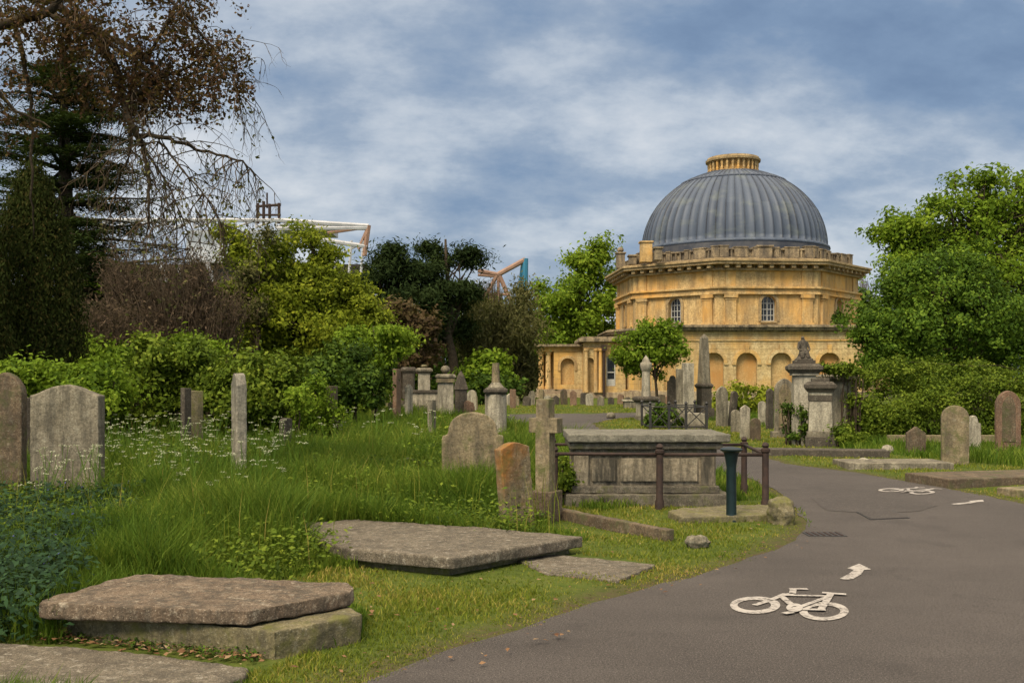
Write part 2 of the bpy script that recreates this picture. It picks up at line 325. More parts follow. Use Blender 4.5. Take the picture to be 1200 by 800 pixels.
# ------------------------------------------------------------------ object helpers
def tag(o, label=None, cat=None, group=None, kind=None):
    if label: o['label'] = label
    if cat: o['category'] = cat
    if group: o['group'] = group
    if kind: o['kind'] = kind
    return o
def thing(name, label, cat, loc=(0, 0, 0), rz=0, group=None):
    o = bpy.data.objects.new(name, None); COL.objects.link(o); o.location = loc; o.rotation_euler = (0, 0, rz)
    o.empty_display_size = 0.2
    return tag(o, label, cat, group)
class MB:
    def __init__(s): s.v = []; s.f = []
    def add(s, vs, fs):
        b = len(s.v); s.v += [tuple(x) for x in vs]; s.f += [tuple(i + b for i in f) for f in fs]
    def box(s, x0, x1, y0, y1, z0, z1, T=None, tap=0.0):
        tx, ty = (x1 - x0) * tap / 2, (y1 - y0) * tap / 2
        v = [(x0, y0, z0), (x1, y0, z0), (x1, y1, z0), (x0, y1, z0), (x0 + tx, y0 + ty, z1), (x1 - tx, y0 + ty, z1), (x1 - tx, y1 - ty, z1), (x0 + tx, y1 - ty, z1)]
        if T: v = [T(*p) for p in v]
        s.add(v, [(3, 2, 1, 0), (4, 5, 6, 7), (0, 1, 5, 4), (1, 2, 6, 5), (2, 3, 7, 6), (3, 0, 4, 7)])
    def prism(s, poly, z0, z1):
        """poly: ccw list of (x, y); z0, z1 numbers or lists"""
        n = len(poly); a = z0 if isinstance(z0, (list, tuple)) else [z0] * n; b = z1 if isinstance(z1, (list, tuple)) else [z1] * n
        v = [(x, y, a[i]) for i, (x, y) in enumerate(poly)] + [(x, y, b[i]) for i, (x, y) in enumerate(poly)]
        s.add(v, [tuple(range(n))[::-1], tuple(range(n, 2 * n))] + [(i, (i + 1) % n, n + (i + 1) % n, n + i) for i in range(n)])
    def plate(s, outline, y0, y1, T=None):
        """outline: ccw (x, z) seen from the front (-y)"""
        n = len(outline)
        v = [(x, y0, z) for x, z in outline] + [(x, y1, z) for x, z in outline]
        if T: v = [T(*p) for p in v]
        s.add(v, [tuple(range(n)), tuple(range(n, 2 * n))[::-1]] + [((i + 1) % n, i, n + i, n + (i + 1) % n) for i in range(n)])
    def lathe(s, prof, seg=24, c=(0, 0), a0=0.0, caps=True):
        n = len(prof); v = []
        for r, z in prof:
            for k in range(seg):
                t = a0 + 2 * math.pi * k / seg; v.append((c[0] + r * math.cos(t), c[1] + r * math.sin(t), z))
        f = [(i * seg + k, i * seg + (k + 1) % seg, (i + 1) * seg + (k + 1) % seg, (i + 1) * seg + k) for i in range(n - 1) for k in range(seg)]
        if caps: f += [tuple(range(seg))[::-1], tuple(range((n - 1) * seg, n * seg))]
        s.add(v, f)
    def tube(s, pts, rad, seg=6):
        pts = [Vector(p) for p in pts]; n = len(pts)
        if isinstance(rad, (int, float)): rad = [rad] * n
        v = []; up = Vector((0.13, 0.21, 0.97))
        for i, p in enumerate(pts):
            d = (pts[min(i + 1, n - 1)] - pts[max(i - 1, 0)])
            d = d.normalized() if d.length > 1e-9 else Vector((0, 0, 1))
            a = d.cross(up if abs(d.dot(up)) < 0.95 else Vector((1, 0, 0))).normalized(); b = d.cross(a)
            for k in range(seg):
                t = 2 * math.pi * k / seg; v.append(p + (a * math.cos(t) + b * math.sin(t)) * rad[i])
        f = [(i * seg + k, i * seg + (k + 1) % seg, (i + 1) * seg + (k + 1) % seg, (i + 1) * seg + k) for i in range(n - 1) for k in range(seg)]
        f += [tuple(range(seg))[::-1], tuple(range((n - 1) * seg, n * seg))]
        s.add(v, f)
def obj(name, mb, mat, parent=None, world=False, smooth=False, bevel=0.0, rough=0.0, disp=0.0, rscale=0.12, autos=None):
    me = bpy.data.meshes.new(name)
    vs = mb.v
    if world and parent:
        L0 = parent.location; vs = [(x - L0.x, y - L0.y, z - L0.z) for x, y, z in vs]
    me.from_pydata(vs, [], mb.f); me.materials.append(mat)
    if not rough:
        bm = bmesh.new(); bm.from_mesh(me); bmesh.ops.recalc_face_normals(bm, faces=bm.faces); bm.to_mesh(me); bm.free()
    if smooth: me.polygons.foreach_set('use_smooth', [True] * len(me.polygons))
    if autos: me.polygons.foreach_set('use_smooth', [True] * len(me.polygons)); me.set_sharp_from_angle(angle=R(autos))
    o = bpy.data.objects.new(name, me); COL.objects.link(o)
    if parent: o.parent = parent
    if bevel and not rough:
        b = o.modifiers.new('bevel', 'BEVEL'); b.width = bevel; b.segments = 2; b.limit_method = 'ANGLE'; b.angle_limit = R(40)
    if rough:     # weathered near stone: voxel size
        bm = bmesh.new(); bm.from_mesh(me); bmesh.ops.recalc_face_normals(bm, faces=bm.faces); bm.to_mesh(me); bm.free()
        r = o.modifiers.new('voxel', 'REMESH'); r.mode = 'VOXEL'; r.voxel_size = rough; r.use_smooth_shade = True
        for nm, sc, st in (('fine', rscale, disp), ('coarse', rscale * 4, disp * 1.3)):
            t = bpy.data.textures.get(f'{nm}{sc:.3f}') or bpy.data.textures.new(f'{nm}{sc:.3f}', 'CLOUDS'); t.noise_scale = sc; t.noise_depth = 3
            d = o.modifiers.new(nm, 'DISPLACE'); d.texture = t; d.strength = st; d.mid_level = 0.5; d.texture_coords = 'LOCAL'
    return o

def np_mesh(name, verts, faces_n, nper, mats, rnd=None, grp=None, parent=None, midx=None, smooth=False):
    """verts (N,3); faces_n (F,nper) int; float face attributes"""
    me = bpy.data.meshes.new(name)
    if parent is not None:
        L0 = np.array(parent.location); verts = verts - L0
    me.vertices.add(len(verts)); me.vertices.foreach_set('co', np.ascontiguousarray(verts, dtype=np.float32).ravel())
    tot = np.concatenate([f.shape[1] * np.ones(len(f), np.int32) for f in faces_n]) if isinstance(faces_n, list) else np.full(len(faces_n), faces_n.shape[1], np.int32)
    idx = np.concatenate([f.ravel() for f in faces_n]) if isinstance(faces_n, list) else faces_n.ravel()
    me.loops.add(len(idx)); me.loops.foreach_set('vertex_index', idx.astype(np.int32))
    me.polygons.add(len(tot)); st = np.concatenate([[0], np.cumsum(tot)[:-1]]).astype(np.int32)
    me.polygons.foreach_set('loop_start', st); me.polygons.foreach_set('loop_total', tot)
    me.update(calc_edges=True)
    for m in (mats if isinstance(mats, list) else [mats]): me.materials.append(m)
    if midx is not None: me.polygons.foreach_set('material_index', midx.astype(np.int32))
    for nm, arr in (('rnd', rnd), ('grp', grp)):
        if arr is not None:
            a = me.attributes.new(nm, 'FLOAT', 'FACE'); a.data.foreach_set('value', arr.astype(np.float32))
    if smooth: me.polygons.foreach_set('use_smooth', [True] * len(tot))
    o = bpy.data.objects.new(name, me); COL.objects.link(o)
    if parent: o.parent = parent
    return o

def norm(a): return a / np.maximum(np.linalg.norm(a, axis=1, keepdims=True), 1e-9)
def leaves(pos, out, size, aspect=0.55, jitter=0.8, grp=None, upbias=0.3, droop=0.0, rng=RNG):
    """diamond leaves; out: preferred facing; returns verts, faces, rnd, grp"""
    n = len(pos)
    nrm = norm(norm(out) * 1.0 + rng.normal(0, jitter, (n, 3)) + np.array([0, 0, upbias]))
    t = norm(np.cross(nrm, rng.normal(0, 1, (n, 3))))
    if droop: t = norm(t + np.array([0, 0, -droop]))
    b = norm(np.cross(nrm, t))
    s = size * rng.uniform(0.45, 1.55, (n, 1)) if np.isscalar(size) else size[:, None] * rng.uniform(0.45, 1.55, (n, 1))
    v = np.stack([pos - t * s * 0.5, pos + b * s * aspect * 0.5 - t * s * 0.08 + nrm * s * 0.08, pos + t * s * 0.5, pos - b * s * aspect * 0.5 - t * s * 0.08 + nrm * s * 0.08], axis=1)
    f = np.arange(n * 4).reshape(n, 4)
    return v.reshape(-1, 3), f, rng.random(n), (grp if grp is not None else rng.random(n))

def crown_points(blobs, nclump, per, clump, shell=0.55, flat=1.0, rng=RNG, per_bough=11):
    """blobs: (cx, cy, cz, rx, ry, rz). returns leaf positions, outward dirs, clump tone, clump centres"""
    B = np.array(blobs, float); wts = (B[:, 3] * B[:, 4] + B[:, 3] * B[:, 5] + B[:, 4] * B[:, 5]); wts /= wts.sum()
    k = rng.choice(len(B), nclump, p=wts)
    # boughs: clumps gather round a smaller number of bough ends, leaving hollows between them
    nb = max(10, int(nclump / per_bough)); kb = rng.choice(len(B), nb, p=wts); db = norm(rng.normal(0, 1, (nb, 3)))
    j = rng.integers(0, nb, nclump); k = kb[j]
    rb = (shell + (1.0 - shell) * rng.random(nb) ** 0.6) * rng.uniform(0.86, 1.14, nb)
    tb_ = rng.normal(0, 0.2, nb)
    pos = db[j] * rb[j][:, None] + rng.normal(0, 0.17, (nclump, 3)) * np.array([1, 1, 0.7])
    stray = rng.random(nclump) < 0.06; pos[stray] *= rng.uniform(1.05, 1.2, (int(stray.sum()), 1))
    rad = np.linalg.norm(pos, axis=1, keepdims=True); d = pos / np.maximum(rad, 1e-6)
    cc = B[k, :3] + d * B[k, 3:6] * rad
    tone = np.clip(rng.normal(0.5, 0.18, nclump) + tb_[j], 0, 1)
    kk = np.repeat(np.arange(nclump), per); n = len(kk)
    cs = rng.uniform(0.6, 1.3, nclump)[kk][:, None] * clump
    off = rng.normal(0, 0.5, (n, 3)) * cs; off[:, 2] *= flat
    p = cc[kk] + off
    o = norm(norm(d[kk]) * 0.7 + norm(off) * 0.6)
    return p, o, tone[kk], cc, d

def limb_tubes(mb, a, b, r0, r1, sag=0.1, seg=5, n=5, wob=0.06):
    a = Vector(a); b = Vector(b); L0 = (b - a).length; pts = []; rr = []
    for i in range(n + 1):
        t = i / n; p = a.lerp(b, t); p.z += math.sin(t * math.pi) * sag * L0
        if 0 < i < n: p += Vector((random.uniform(-1, 1), random.uniform(-1, 1), random.uniform(-1, 1))) * wob * L0 / 2
        pts.append(p); rr.append(r0 * (1 - t) + r1 * t)
    mb.tube(pts, rr, seg); return pts

def px_blobs(lst, Y):
    """(px, py, rx_px, ry_px[, dY]) -> world ellipsoids at about distance Y"""
    o = []
    for b in lst:
        y = Y + (b[4] if len(b) > 4 else 0); s = y / FPX; x, _, z = W(b[0], b[1], y)
        o.append((x, y, z, b[2] * s, max(b[2], b[3]) * s * 0.85, b[3] * s))
    return o

def tree(name, label, cat, base, blobs, Y, nclump, per, leaf, mat, clump=0.6, trunk_r=0.25, fork=0.35, bark='bark', shell=0.55, flat=1.0,
         aspect=0.55, jitter=0.8, upbias=0.3, limbs=14, group=None, droop=0.0, trunk_top=None, lean=0.0, per_bough=11):
    """base (px, Y): trunk foot"""
    bx = (base - 600) / FPX * Y
    t = thing(name, label, cat, (bx, Y, 0), 0, group)
    Bw = px_blobs(blobs, Y)
    p, o, tone, cc, d = crown_points(Bw, nclump, per, clump, shell, flat, per_bough=per_bough)
    keep = p[:, 2] > 0.03; p, o, tone = p[keep], o[keep], tone[keep]
    v, f, r, g = leaves(p, o, leaf, aspect, jitter, tone, upbias, droop)
    np_mesh('crown', v, f, 4, mat, r, g, parent=t)
    top = max(b[2] + b[5] * 0.5 for b in Bw) if trunk_top is None else trunk_top
    mb = MB(); cxm = sum(b[0] for b in Bw) / len(Bw)
    cx0 = Bw[0][0] * 0.5 + cxm * 0.5
    tp = []; rr = []
    for i in range(8):
        q = i / 7; tp.append((bx + (cx0 - bx) * q ** 1.6 + random.uniform(-1, 1) * trunk_r * 0.5 * (i > 0), Y + random.uniform(-1, 1) * trunk_r * 0.4, top * q - (0.1 if i == 0 else 0)))
        rr.append(trunk_r * ((1.35 if i == 0 else 1.0) * (1 - q * 0.82)))
    mb.tube(tp, rr, 9)
    idx = RNG.choice(len(cc), min(limbs, len(cc)), replace=False)
    for i in idx:
        c = cc[i]; q = fork + (0.95 - fork) * random.random() * min(1, max(0.1, c[2] / max(top, .1)))
        q = min(q, max(fork, c[2] / max(top, .1) * 0.85)); j = min(6.9, q * 7); j0 = int(j)
        a = Vector(tp[j0]).lerp(Vector(tp[j0 + 1]), j - j0)
        pts = limb_tubes(mb, a, c, trunk_r * 0.42 * (1.05 - q), trunk_r * 0.06, 0.08)
        for _ in range(2):
            c2 = cc[RNG.integers(len(cc))]
            if (Vector(c2) - pts[3]).length < (Vector(c) - Vector(a)).length * 0.9:
                limb_tubes(mb, pts[3], c2, trunk_r * 0.14, trunk_r * 0.04, 0.05, 4)
    obj('trunk', mb, M[bark], t, world=True, smooth=True)
    return t

def bush(name, label, blobs, Y, nclump, per, leaf, mat, clump=0.3, cat='bush', shell=0.6, aspect=0.6, jitter=0.8, upbias=0.5, group=None, kind=None, flat=0.8, per_bough=5):
    Bw = px_blobs(blobs, Y)
    bx = sum(b[0] for b in Bw) / len(Bw)
    p, o, tone, cc, d = crown_points(Bw, nclump, per, clump, shell, flat, per_bough=per_bough)
    keep = p[:, 2] > 0.02; p, o, tone = p[keep], o[keep], tone[keep]
    v, f, r, g = leaves(p, o, leaf, aspect, jitter, tone, upbias)
    t = thing(name, label, cat, (bx, Y, 0), 0, group) if not kind else None
    c = np_mesh('crown' if t else name, v, f, 4, mat, r, g, parent=t)
    if kind: tag(c, label, cat, kind=kind); return c
    mb = MB()
    for i in range(min(14, len(cc))):
        k = cc[RNG.integers(len(cc))]; bb = Bw[RNG.integers(len(Bw))]
        limb_tubes(mb, (bx * 0.2 + k[0] * 0.8, k[1] * 0.6 + Y * 0.4, -0.05), k, 0.03, 0.008, 0.05, 4)
    obj('stem', mb, M['bark'], t, world=True, smooth=True)
    return t
# ------------------------------------------------------------------ ground and path
PATH_PX = [(421, 800), (530, 759), (605, 738), (697, 705), (780, 683), (867, 659), (922, 638), (941, 624), (945, 611), (934, 598), (915, 577),
           (880, 560), (760, 546), (680, 528), (600, 506), (560, 496), (480, 491), (480, 486), (600, 485), (745, 483.5), (765, 488), (722, 490), (694, 496), (706, 505),
           (760, 513), (850, 520), (885, 532), (920, 543), (1000, 553), (1100, 570), (1200, 590), (1330, 620)]
path = [G(*p) for p in PATH_PX] + [(9.5, 5.5), (6.5, 1.0), (5.0, -6.0), (-1.5, -6.0), (-1.35, 2.5), (-1.05, 4.4)]
PA = np.array(path)
def in_poly(P, poly):
    x, y = P[:, 0], P[:, 1]; c = np.zeros(len(P), bool); n = len(poly)
    for i in range(n):
        x1, y1 = poly[i]; x2, y2 = poly[(i + 1) % n]
        if y1 == y2: continue
        m = ((y1 > y) != (y2 > y)) & (x < (x2 - x1) * (y - y1) / (y2 - y1) + x1); c ^= m
    return c
def d_poly(P, poly):
    d = np.full(len(P), 1e9); n = len(poly)
    for i in range(n):
        a = np.array(poly[i]); b = np.array(poly[(i + 1) % n]); e = b - a
        t = np.clip(((P - a) @ e) / max(e @ e, 1e-9), 0, 1); d = np.minimum(d, np.linalg.norm(P - (a + t[:, None] * e), axis=1))
    return d
def gh(P):
    """ground height"""
    P = np.atleast_2d(P); x, y = P[:, 0], P[:, 1]
    d = np.where(in_poly(P, path), 0, d_poly(P, path))
    k = np.clip(d / 0.45, 0, 1)
    far = np.clip((80 - y) / 40, 0, 1) * np.clip((60 - np.abs(x)) / 30, 0, 1)
    return -0.007 + k * (0.012 + far * (0.008 * np.sin(x * 1.7 + y * 0.9) + 0.006 * np.sin(x * 3.9 - y * 2.3)))
def gh1(x, y): return float(gh(np.array([[x, y]]))[0])

def spaced(lo, hi, fine_lo, fine_hi, step, grow):
    a = list(np.arange(fine_lo, fine_hi + 1e-6, step)); s = step
    while a[-1] < hi: s *= grow; a.append(a[-1] + s)
    s = step; 
    while a[0] > lo: s *= grow; a.insert(0, a[0] - s)
    return np.array(a)
xs = spaced(-900, 900, -12, 13, 0.16, 1.22); ys = spaced(-60, 1500, 3.5, 30, 0.16, 1.16)
XX, YY = np.meshgrid(xs, ys); P = np.stack([XX.ravel(), YY.ravel()], 1)
Z = gh(P); V = np.concatenate([P, Z[:, None]], 1)
nx, ny = len(xs), len(ys); I = np.arange(nx * ny).reshape(ny, nx)
F = np.stack([I[:-1, :-1], I[:-1, 1:], I[1:, 1:], I[1:, :-1]], -1).reshape(-1, 4)
g = np_mesh('ground', V, F, 4, M['ground'], smooth=True)
at = g.data.attributes.new('edge', 'FLOAT', 'POINT'); at.data.foreach_set('value', np.clip(1.2 - d_poly(P, path) / 0.3, 0, 1).astype(np.float32)); tag(g, kind='structure')

def flat_sheet(name, poly, z, mat, jag=0.0, kind='structure'):
    pts = []
    n = len(poly)
    for i in range(n):
        a = Vector(poly[i]); b = Vector(poly[(i + 1) % n]); k = max(1, int((b - a).length / 0.25)) if jag else 1
        k = min(k, 40)
        for j in range(k):
            p = a.lerp(b, j / k)
            if jag: p += Vector((mnoise.noise(Vector((p.x * 2.2, p.y * 2.2, 0))), mnoise.noise(Vector((p.x * 2.2, p.y * 2.2, 9))))) * jag
            pts.append((p.x, p.y, z))
    bm = bmesh.new(); vs = [bm.verts.new(p) for p in pts]; f = bm.faces.new(vs); bmesh.ops.triangulate(bm, faces=[f]); bmesh.ops.recalc_face_normals(bm, faces=bm.faces)
    if bm.faces[:] and sum(x.normal.z for x in bm.faces) < 0: bmesh.ops.reverse_faces(bm, faces=bm.faces)
    me = bpy.data.meshes.new(name); bm.to_mesh(me); bm.free(); me.materials.append(mat)
    o = bpy.data.objects.new(name, me); COL.objects.link(o)
    if kind: tag(o, kind=kind)
    return o
flat_sheet('asphalt_path', path, 0.0, M['asphalt'], jag=0.09)
flat_sheet('asphalt_patch', [G(*p) for p in [(950, 584), (975, 581), (1030, 582), (1065, 586), (1100, 592), (1075, 599), (1020, 602), (968, 598)]], 0.004, M['asphalt_patch'], jag=0.05)

# painted cycle symbol (about 0.85 m wide), drawn from the photograph's outline, and its arrow
def crop3(x, y): return G(780 + x / 2.857, 540 + y / 2.857)
def thick(mb, pts, w, z):
    for a, b in zip(pts[:-1], pts[1:]):
        a = Vector(a); b = Vector(b); d = (b - a).normalized(); n = Vector((-d.y, d.x)) * w / 2; e = d * w * 0.25
        q = [a - n - e, b - n + e, b + n + e, a + n - e]; mb.add([(p.x, p.y, z) for p in q], [(0, 1, 2, 3)])
def ring(mb, c, rx, ry, ix, iy, z, ic=None):
    ic = ic or c; n = 40; v = []
    for k in range(n):
        t = -2 * math.pi * k / n
        p = crop3(c[0] + rx * math.cos(t), c[1] + ry * math.sin(t)); q = crop3(ic[0] + ix * math.cos(t), ic[1] + iy * math.sin(t))
        v += [(*p, z), (*q, z)]
    mb.add(v, [(2 * k, 2 * ((k + 1) % n), 2 * ((k + 1) % n) + 1, 2 * k + 1) for k in range(n)])
def flat_thing(name, mb, mat, label, cat, origin, group=None):
    bm = bmesh.new(); vs = [bm.verts.new((x - origin[0], y - origin[1], z)) for x, y, z in mb.v]
    for f in mb.f: bm.faces.new([vs[i] for i in f])
    for f in bm.faces:
        f.normal_update()
        if f.normal.z < 0: f.normal_flip()
    me = bpy.data.meshes.new(name); bm.to_mesh(me); bm.free(); me.materials.append(mat)
    o = bpy.data.objects.new(name, me); COL.objects.link(o); o.location = (origin[0], origin[1], 0)
    return tag(o, label, cat, group)
mb = MB(); z = 0.006
ring(mb, (300, 484), 84, 29, 56, 17.5, z, (297, 484)); ring(mb, (530, 505), 83, 31, 55, 19.5, z + 0.0008)
def cl(pts, w, dz): thick(mb, [crop3(*p) for p in pts], w, z + dz)
cl([(300, 484), (350, 468), (400, 447)], 0.045, 0.0016); cl([(392, 452), (425, 446), (427, 434)], 0.05, 0.0024)
cl([(420, 431), (470, 431)], 0.05, 0.0032); cl([(395, 452), (545, 455)], 0.045, 0.004)
cl([(390, 458), (438, 498)], 0.05, 0.0048); cl([(553, 448), (520, 502)], 0.05, 0.0056); cl([(530, 445), (598, 450)], 0.055, 0.0064)
cl([(440, 500), (530, 503)], 0.045, 0.0072); cl([(548, 458), (432, 500)], 0.04, 0.008); cl([(400, 515), (420, 512)], 0.05, 0.0088)
ring(mb, (432, 497), 28, 14, 10, 5, z + 0.0096)
ob = crop3(415, 484)
bike = flat_thing('cycle_symbol', mb, M['marking'], 'large white painted bicycle symbol on the asphalt in the foreground', 'road marking', ob, 'painted bicycle symbols on the path')
b2 = bike.copy(); COL.objects.link(b2); p = G(1064, 575); b2.location = (p[0], p[1], 0); b2.rotation_euler = (0, 0, R(-18)); b2.scale = (0.92, 0.95, 1)
b2['label'] = 'faint white bicycle symbol beside the grass verge further along the path, seen very flat'
mb = MB()
arrow = [(583, 395), (612, 380), (630, 366), (608, 360), (648, 345), (688, 364), (664, 366), (656, 380), (628, 396), (604, 399)]
mb.add([(*crop3(*p), 0.006) for p in arrow], [tuple(range(len(arrow)))])
oa = crop3(635, 375)
ar = flat_thing('arrow_marking', mb, M['marking'], 'curved white arrow painted ahead of the foreground bicycle symbol', 'road marking', oa, 'painted arrows on the path')
a2 = ar.copy(); COL.objects.link(a2); p = G(1135, 589); a2.location = (p[0], p[1], 0); a2.rotation_euler = (0, 0, R(-25))
a2['label'] = 'small white arrow painted beside the verge near the right edge of the path'
# manhole cover: sunk frame and plate
def gbox(mb, pts, z0, z1): mb.prism(pts, z0, z1)
t = thing('manhole_cover', 'square iron cover with a dark frame sunk in the patched asphalt', 'manhole cover', (*G(1034, 602), 0))
q = [G(*p) for p in [(1003, 600), (1046, 598), (1066, 607), (1020, 609)]]
mb = MB(); q2 = sorted(q, key=lambda p: 0)
cxq = sum(p[0] for p in q) / 4; cyq = sum(p[1] for p in q) / 4
def sc(k): return [(cxq + (p[0] - cxq) * k, cyq + (p[1] - cyq) * k) for p in q][::-1]
mb.prism(sc(1.0), 0.0, 0.007); obj('frame', mb, M['iron_dark'], t, world=True)
mb = MB(); mb.prism(sc(0.93), 0.001, 0.0105); obj('plate', mb, M['asphalt_patch'], t, world=True)
t = thing('drain_grate', 'small iron drain grating with leaf litter at the grass corner of the path', 'drain', (*G(966, 626), 0))
c = G(966, 626); mb = MB(); mb.box(c[0] - 0.19, c[0] + 0.19, c[1] - 0.13, c[1] + 0.13, 0, 0.006); obj('frame', mb, M['iron_dark'], t, world=True)
for k in range(6):
    mb = MB(); x = c[0] - 0.15 + k * 0.06; mb.box(x - 0.012, x + 0.012, c[1] - 0.1, c[1] + 0.1, 0.006, 0.012); obj('bar', mb, M['iron_brown'], t, world=True)

# ------------------------------------------------------------------ chapel
CX, CY = 16.46, 75.0
chap = thing('chapel', 'honey coloured domed stone chapel with arched windows and low side wings', 'chapel', (CX, CY, 0))
phc = math.atan2(-CY, -CX); TH0 = R(-6)
def octv(r, k): a = phc + TH0 + math.pi / 4 * k; return (CX + r * math.cos(a), CY + r * math.sin(a))
def facet(k, ap):
    """frame of facet k between vertices k and k+1 at apothem ap: (u to the right seen from outside, v outwards, z)"""
    a = phc + TH0 + math.pi / 4 * (k + 0.5); n = (math.cos(a), math.sin(a)); t = (-n[1], n[0])
    return lambda u, v, z: (CX + n[0] * (ap + v) + t[0] * u, CY + n[1] * (ap + v) + t[1] * u, z)
def wall_frame(p0, p1):
    """frame of a straight wall from p0 to p1 (left to right seen from outside): u from p0"""
    d = Vector((p1[0] - p0[0], p1[1] - p0[1])); Ld = d.length; d.normalize(); n = (d.y, -d.x)
    return (lambda u, v, z: (p0[0] + d.x * u + n[0] * v, p0[1] + d.y * u + n[1] * v, z)), Ld
def arch_wall(mb, T, u0, u1, z0, z1, uc, w, zs, zsp, v0, v1, seg=14):
    """solid wall slab between v0 (back) and v1 (front) with a round-arched opening"""
    h = w / 2
    mb.box(u0, uc - h, v0, v1, z0, z1, T); mb.box(uc + h, u1, v0, v1, z0, z1, T)
    if zs > z0 + 1e-4: mb.box(uc - h, uc + h, v0, v1, z0, zs, T)
    for k in range(seg):
        a, b = math.pi * (1 - k / seg), math.pi * (1 - (k + 1) / seg)
        x0, x1 = uc + h * math.cos(a), uc + h * math.cos(b); q0, q1 = zsp + h * math.sin(a), zsp + h * math.sin(b)
        v = [(x0, v0, q0), (x1, v0, q1), (x1, v1, q1), (x0, v1, q0), (x0, v0, z1), (x1, v0, z1), (x1, v1, z1), (x0, v1, z1)]
        mb.add([T(*p) for p in v], [(3, 2, 1, 0), (4, 5, 6, 7), (0, 1, 5, 4), (1, 2, 6, 5), (2, 3, 7, 6), (3, 0, 4, 7)])
def archivolt(mb, T, uc, w, zsp, band, v0, v1, seg=16, legs=0.0):
    r0, r1 = w / 2, w / 2 + band
    for k in range(seg):
        a, b = math.pi * (1 - k / seg), math.pi * (1 - (k + 1) / seg)
        v = []
        for vv in (v0, v1):
            for rr, t in ((r0, a), (r0, b), (r1, b), (r1, a)): v.append(T(uc + rr * math.cos(t), vv, zsp + rr * math.sin(t)))
        mb.add(v, [(3, 2, 1, 0), (4, 5, 6, 7), (0, 1, 5, 4), (1, 2, 6, 5), (2, 3, 7, 6), (3, 0, 4, 7)])
    if legs:
        mb.box(uc - r1, uc - r0, v0, v1, zsp - legs, zsp, T); mb.box(uc + r0, uc + r1, v0, v1, zsp - legs, zsp, T)
def cp(name, mb, mat, parent=None, **k):
    o = obj(name, mb, mat, None, **k); par = parent or chap
    L0 = chap.location
    me = o.data; co = np.zeros(len(me.vertices) * 3, np.float32); me.vertices.foreach_get('co', co); co = co.reshape(-1, 3) - np.array(L0, np.float32)
    me.vertices.foreach_set('co', co.ravel()); me.update(); o.parent = par; return o

OR = 8.8; AP = OR * math.cos(math.pi / 8); HS = OR * math.sin(math.pi / 8)
# upper storey: facets with an arched window each
mb = MB()
for k in range(8):
    T = facet(k, AP); arch_wall(mb, T, -HS, HS, 4.6, 7.4, 0, 0.98, 5.22, 6.42, -0.55, 0)
core = [octv(OR - 0.62, k) for k in range(8)]; mb.prism(core, 4.6, 9.4)
cp('upper_wall', mb, M['bath'])
mb = MB(); mb.prism([octv(OR + 0.02, k) for k in range(8)], 7.4, 9.1); cp('frieze', mb, M['bath'])
# architrave bands
mb = MB()
mb.prism([octv(OR + 0.24, k) for k in range(8)], 6.98, 7.12); mb.prism([octv(OR + 0.16, k) for k in range(8)], 7.12, 7.36); mb.prism([octv(OR + 0.32, k) for k in range(8)], 7.36, 7.50)
cp('architrave', mb, M['bath'], bevel=0.02)
# main cornice
mb = MB()
for r, z0, z1 in ((0.35, 8.55, 8.70), (0.86, 8.92, 9.10), (0.97, 9.10, 9.24), (0.7, 9.24, 9.31)): mb.prism([octv(OR + r, k) for k in range(8)], z0, z1)
cp('cornice', mb, M['bath_trim'], bevel=0.02)
for k in (-3, -2, -1, 0, 1, 2):
    T = facet(k, AP)
    for j in range(9):
        mb = MB(); u = -HS + 0.38 + j * (2 * HS - 0.76) / 8; mb.box(u - 0.14, u + 0.14, 0, 0.66, 8.70, 8.92, T); cp('modillion', mb, M['bath_trim'])
    for u in (-HS + 0.78, HS - 0.78):
        mb = MB(); mb.box(u - 0.36, u + 0.36, -0.02, 0.17, 5.05, 6.72, T); mb.box(u - 0.43, u + 0.43, -0.02, 0.22, 4.95, 5.12, T)
        mb.box(u - 0.40, u + 0.40, -0.02, 0.20, 6.60, 6.68, T); mb.box(u - 0.46, u + 0.46, -0.02, 0.26, 6.74, 6.97, T)
        cp('pilaster', mb, M['bath'], bevel=0.015)
        mb = MB(); mb.box(u - 0.34, u + 0.34, -0.02, 0.10, 7.52, 8.54, T); cp('frieze_panel', mb, M['bath'])
    # window: reveal ring, glass, glazing bars
    mb = MB(); archivolt(mb, T, 0, 1.0, 6.42, 0.20, 0.0, 0.07, legs=1.2); cp('window_surround', mb, M['bath_trim'])
    mb = MB(); n = 14; ol = [(-0.49, 5.2), (0.49, 5.2)] + [(0.49 * math.cos(math.pi * i / n), 6.42 + 0.49 * math.sin(math.pi * i / n)) for i in range(n + 1)]
    mb.plate(ol, -0.40, -0.36, T); win = cp('window', mb, M['glass'])
    mb = MB(); archivolt(mb, T, 0, 0.86, 6.42, 0.055, -0.35, -0.30, legs=1.2)
    mb.box(-0.025, 0.025, -0.35, -0.31, 5.22, 6.85, T)
    for u in (-0.24, 0.24): mb.box(u - 0.015, u + 0.015, -0.35, -0.315, 5.22, 6.75, T)
    for zz in (5.26, 5.62, 6.02, 6.42): mb.box(-0.48, 0.48, -0.35, -0.312, zz - 0.02, zz + 0.02, T)
    cp('glazing_bars', mb, M['white_paint'], parent=win)
    mb = MB(); mb.box(-0.56, 0.56, -0.3, 0.12, 5.10, 5.20, T); cp('window_sill', mb, M['bath_trim'])
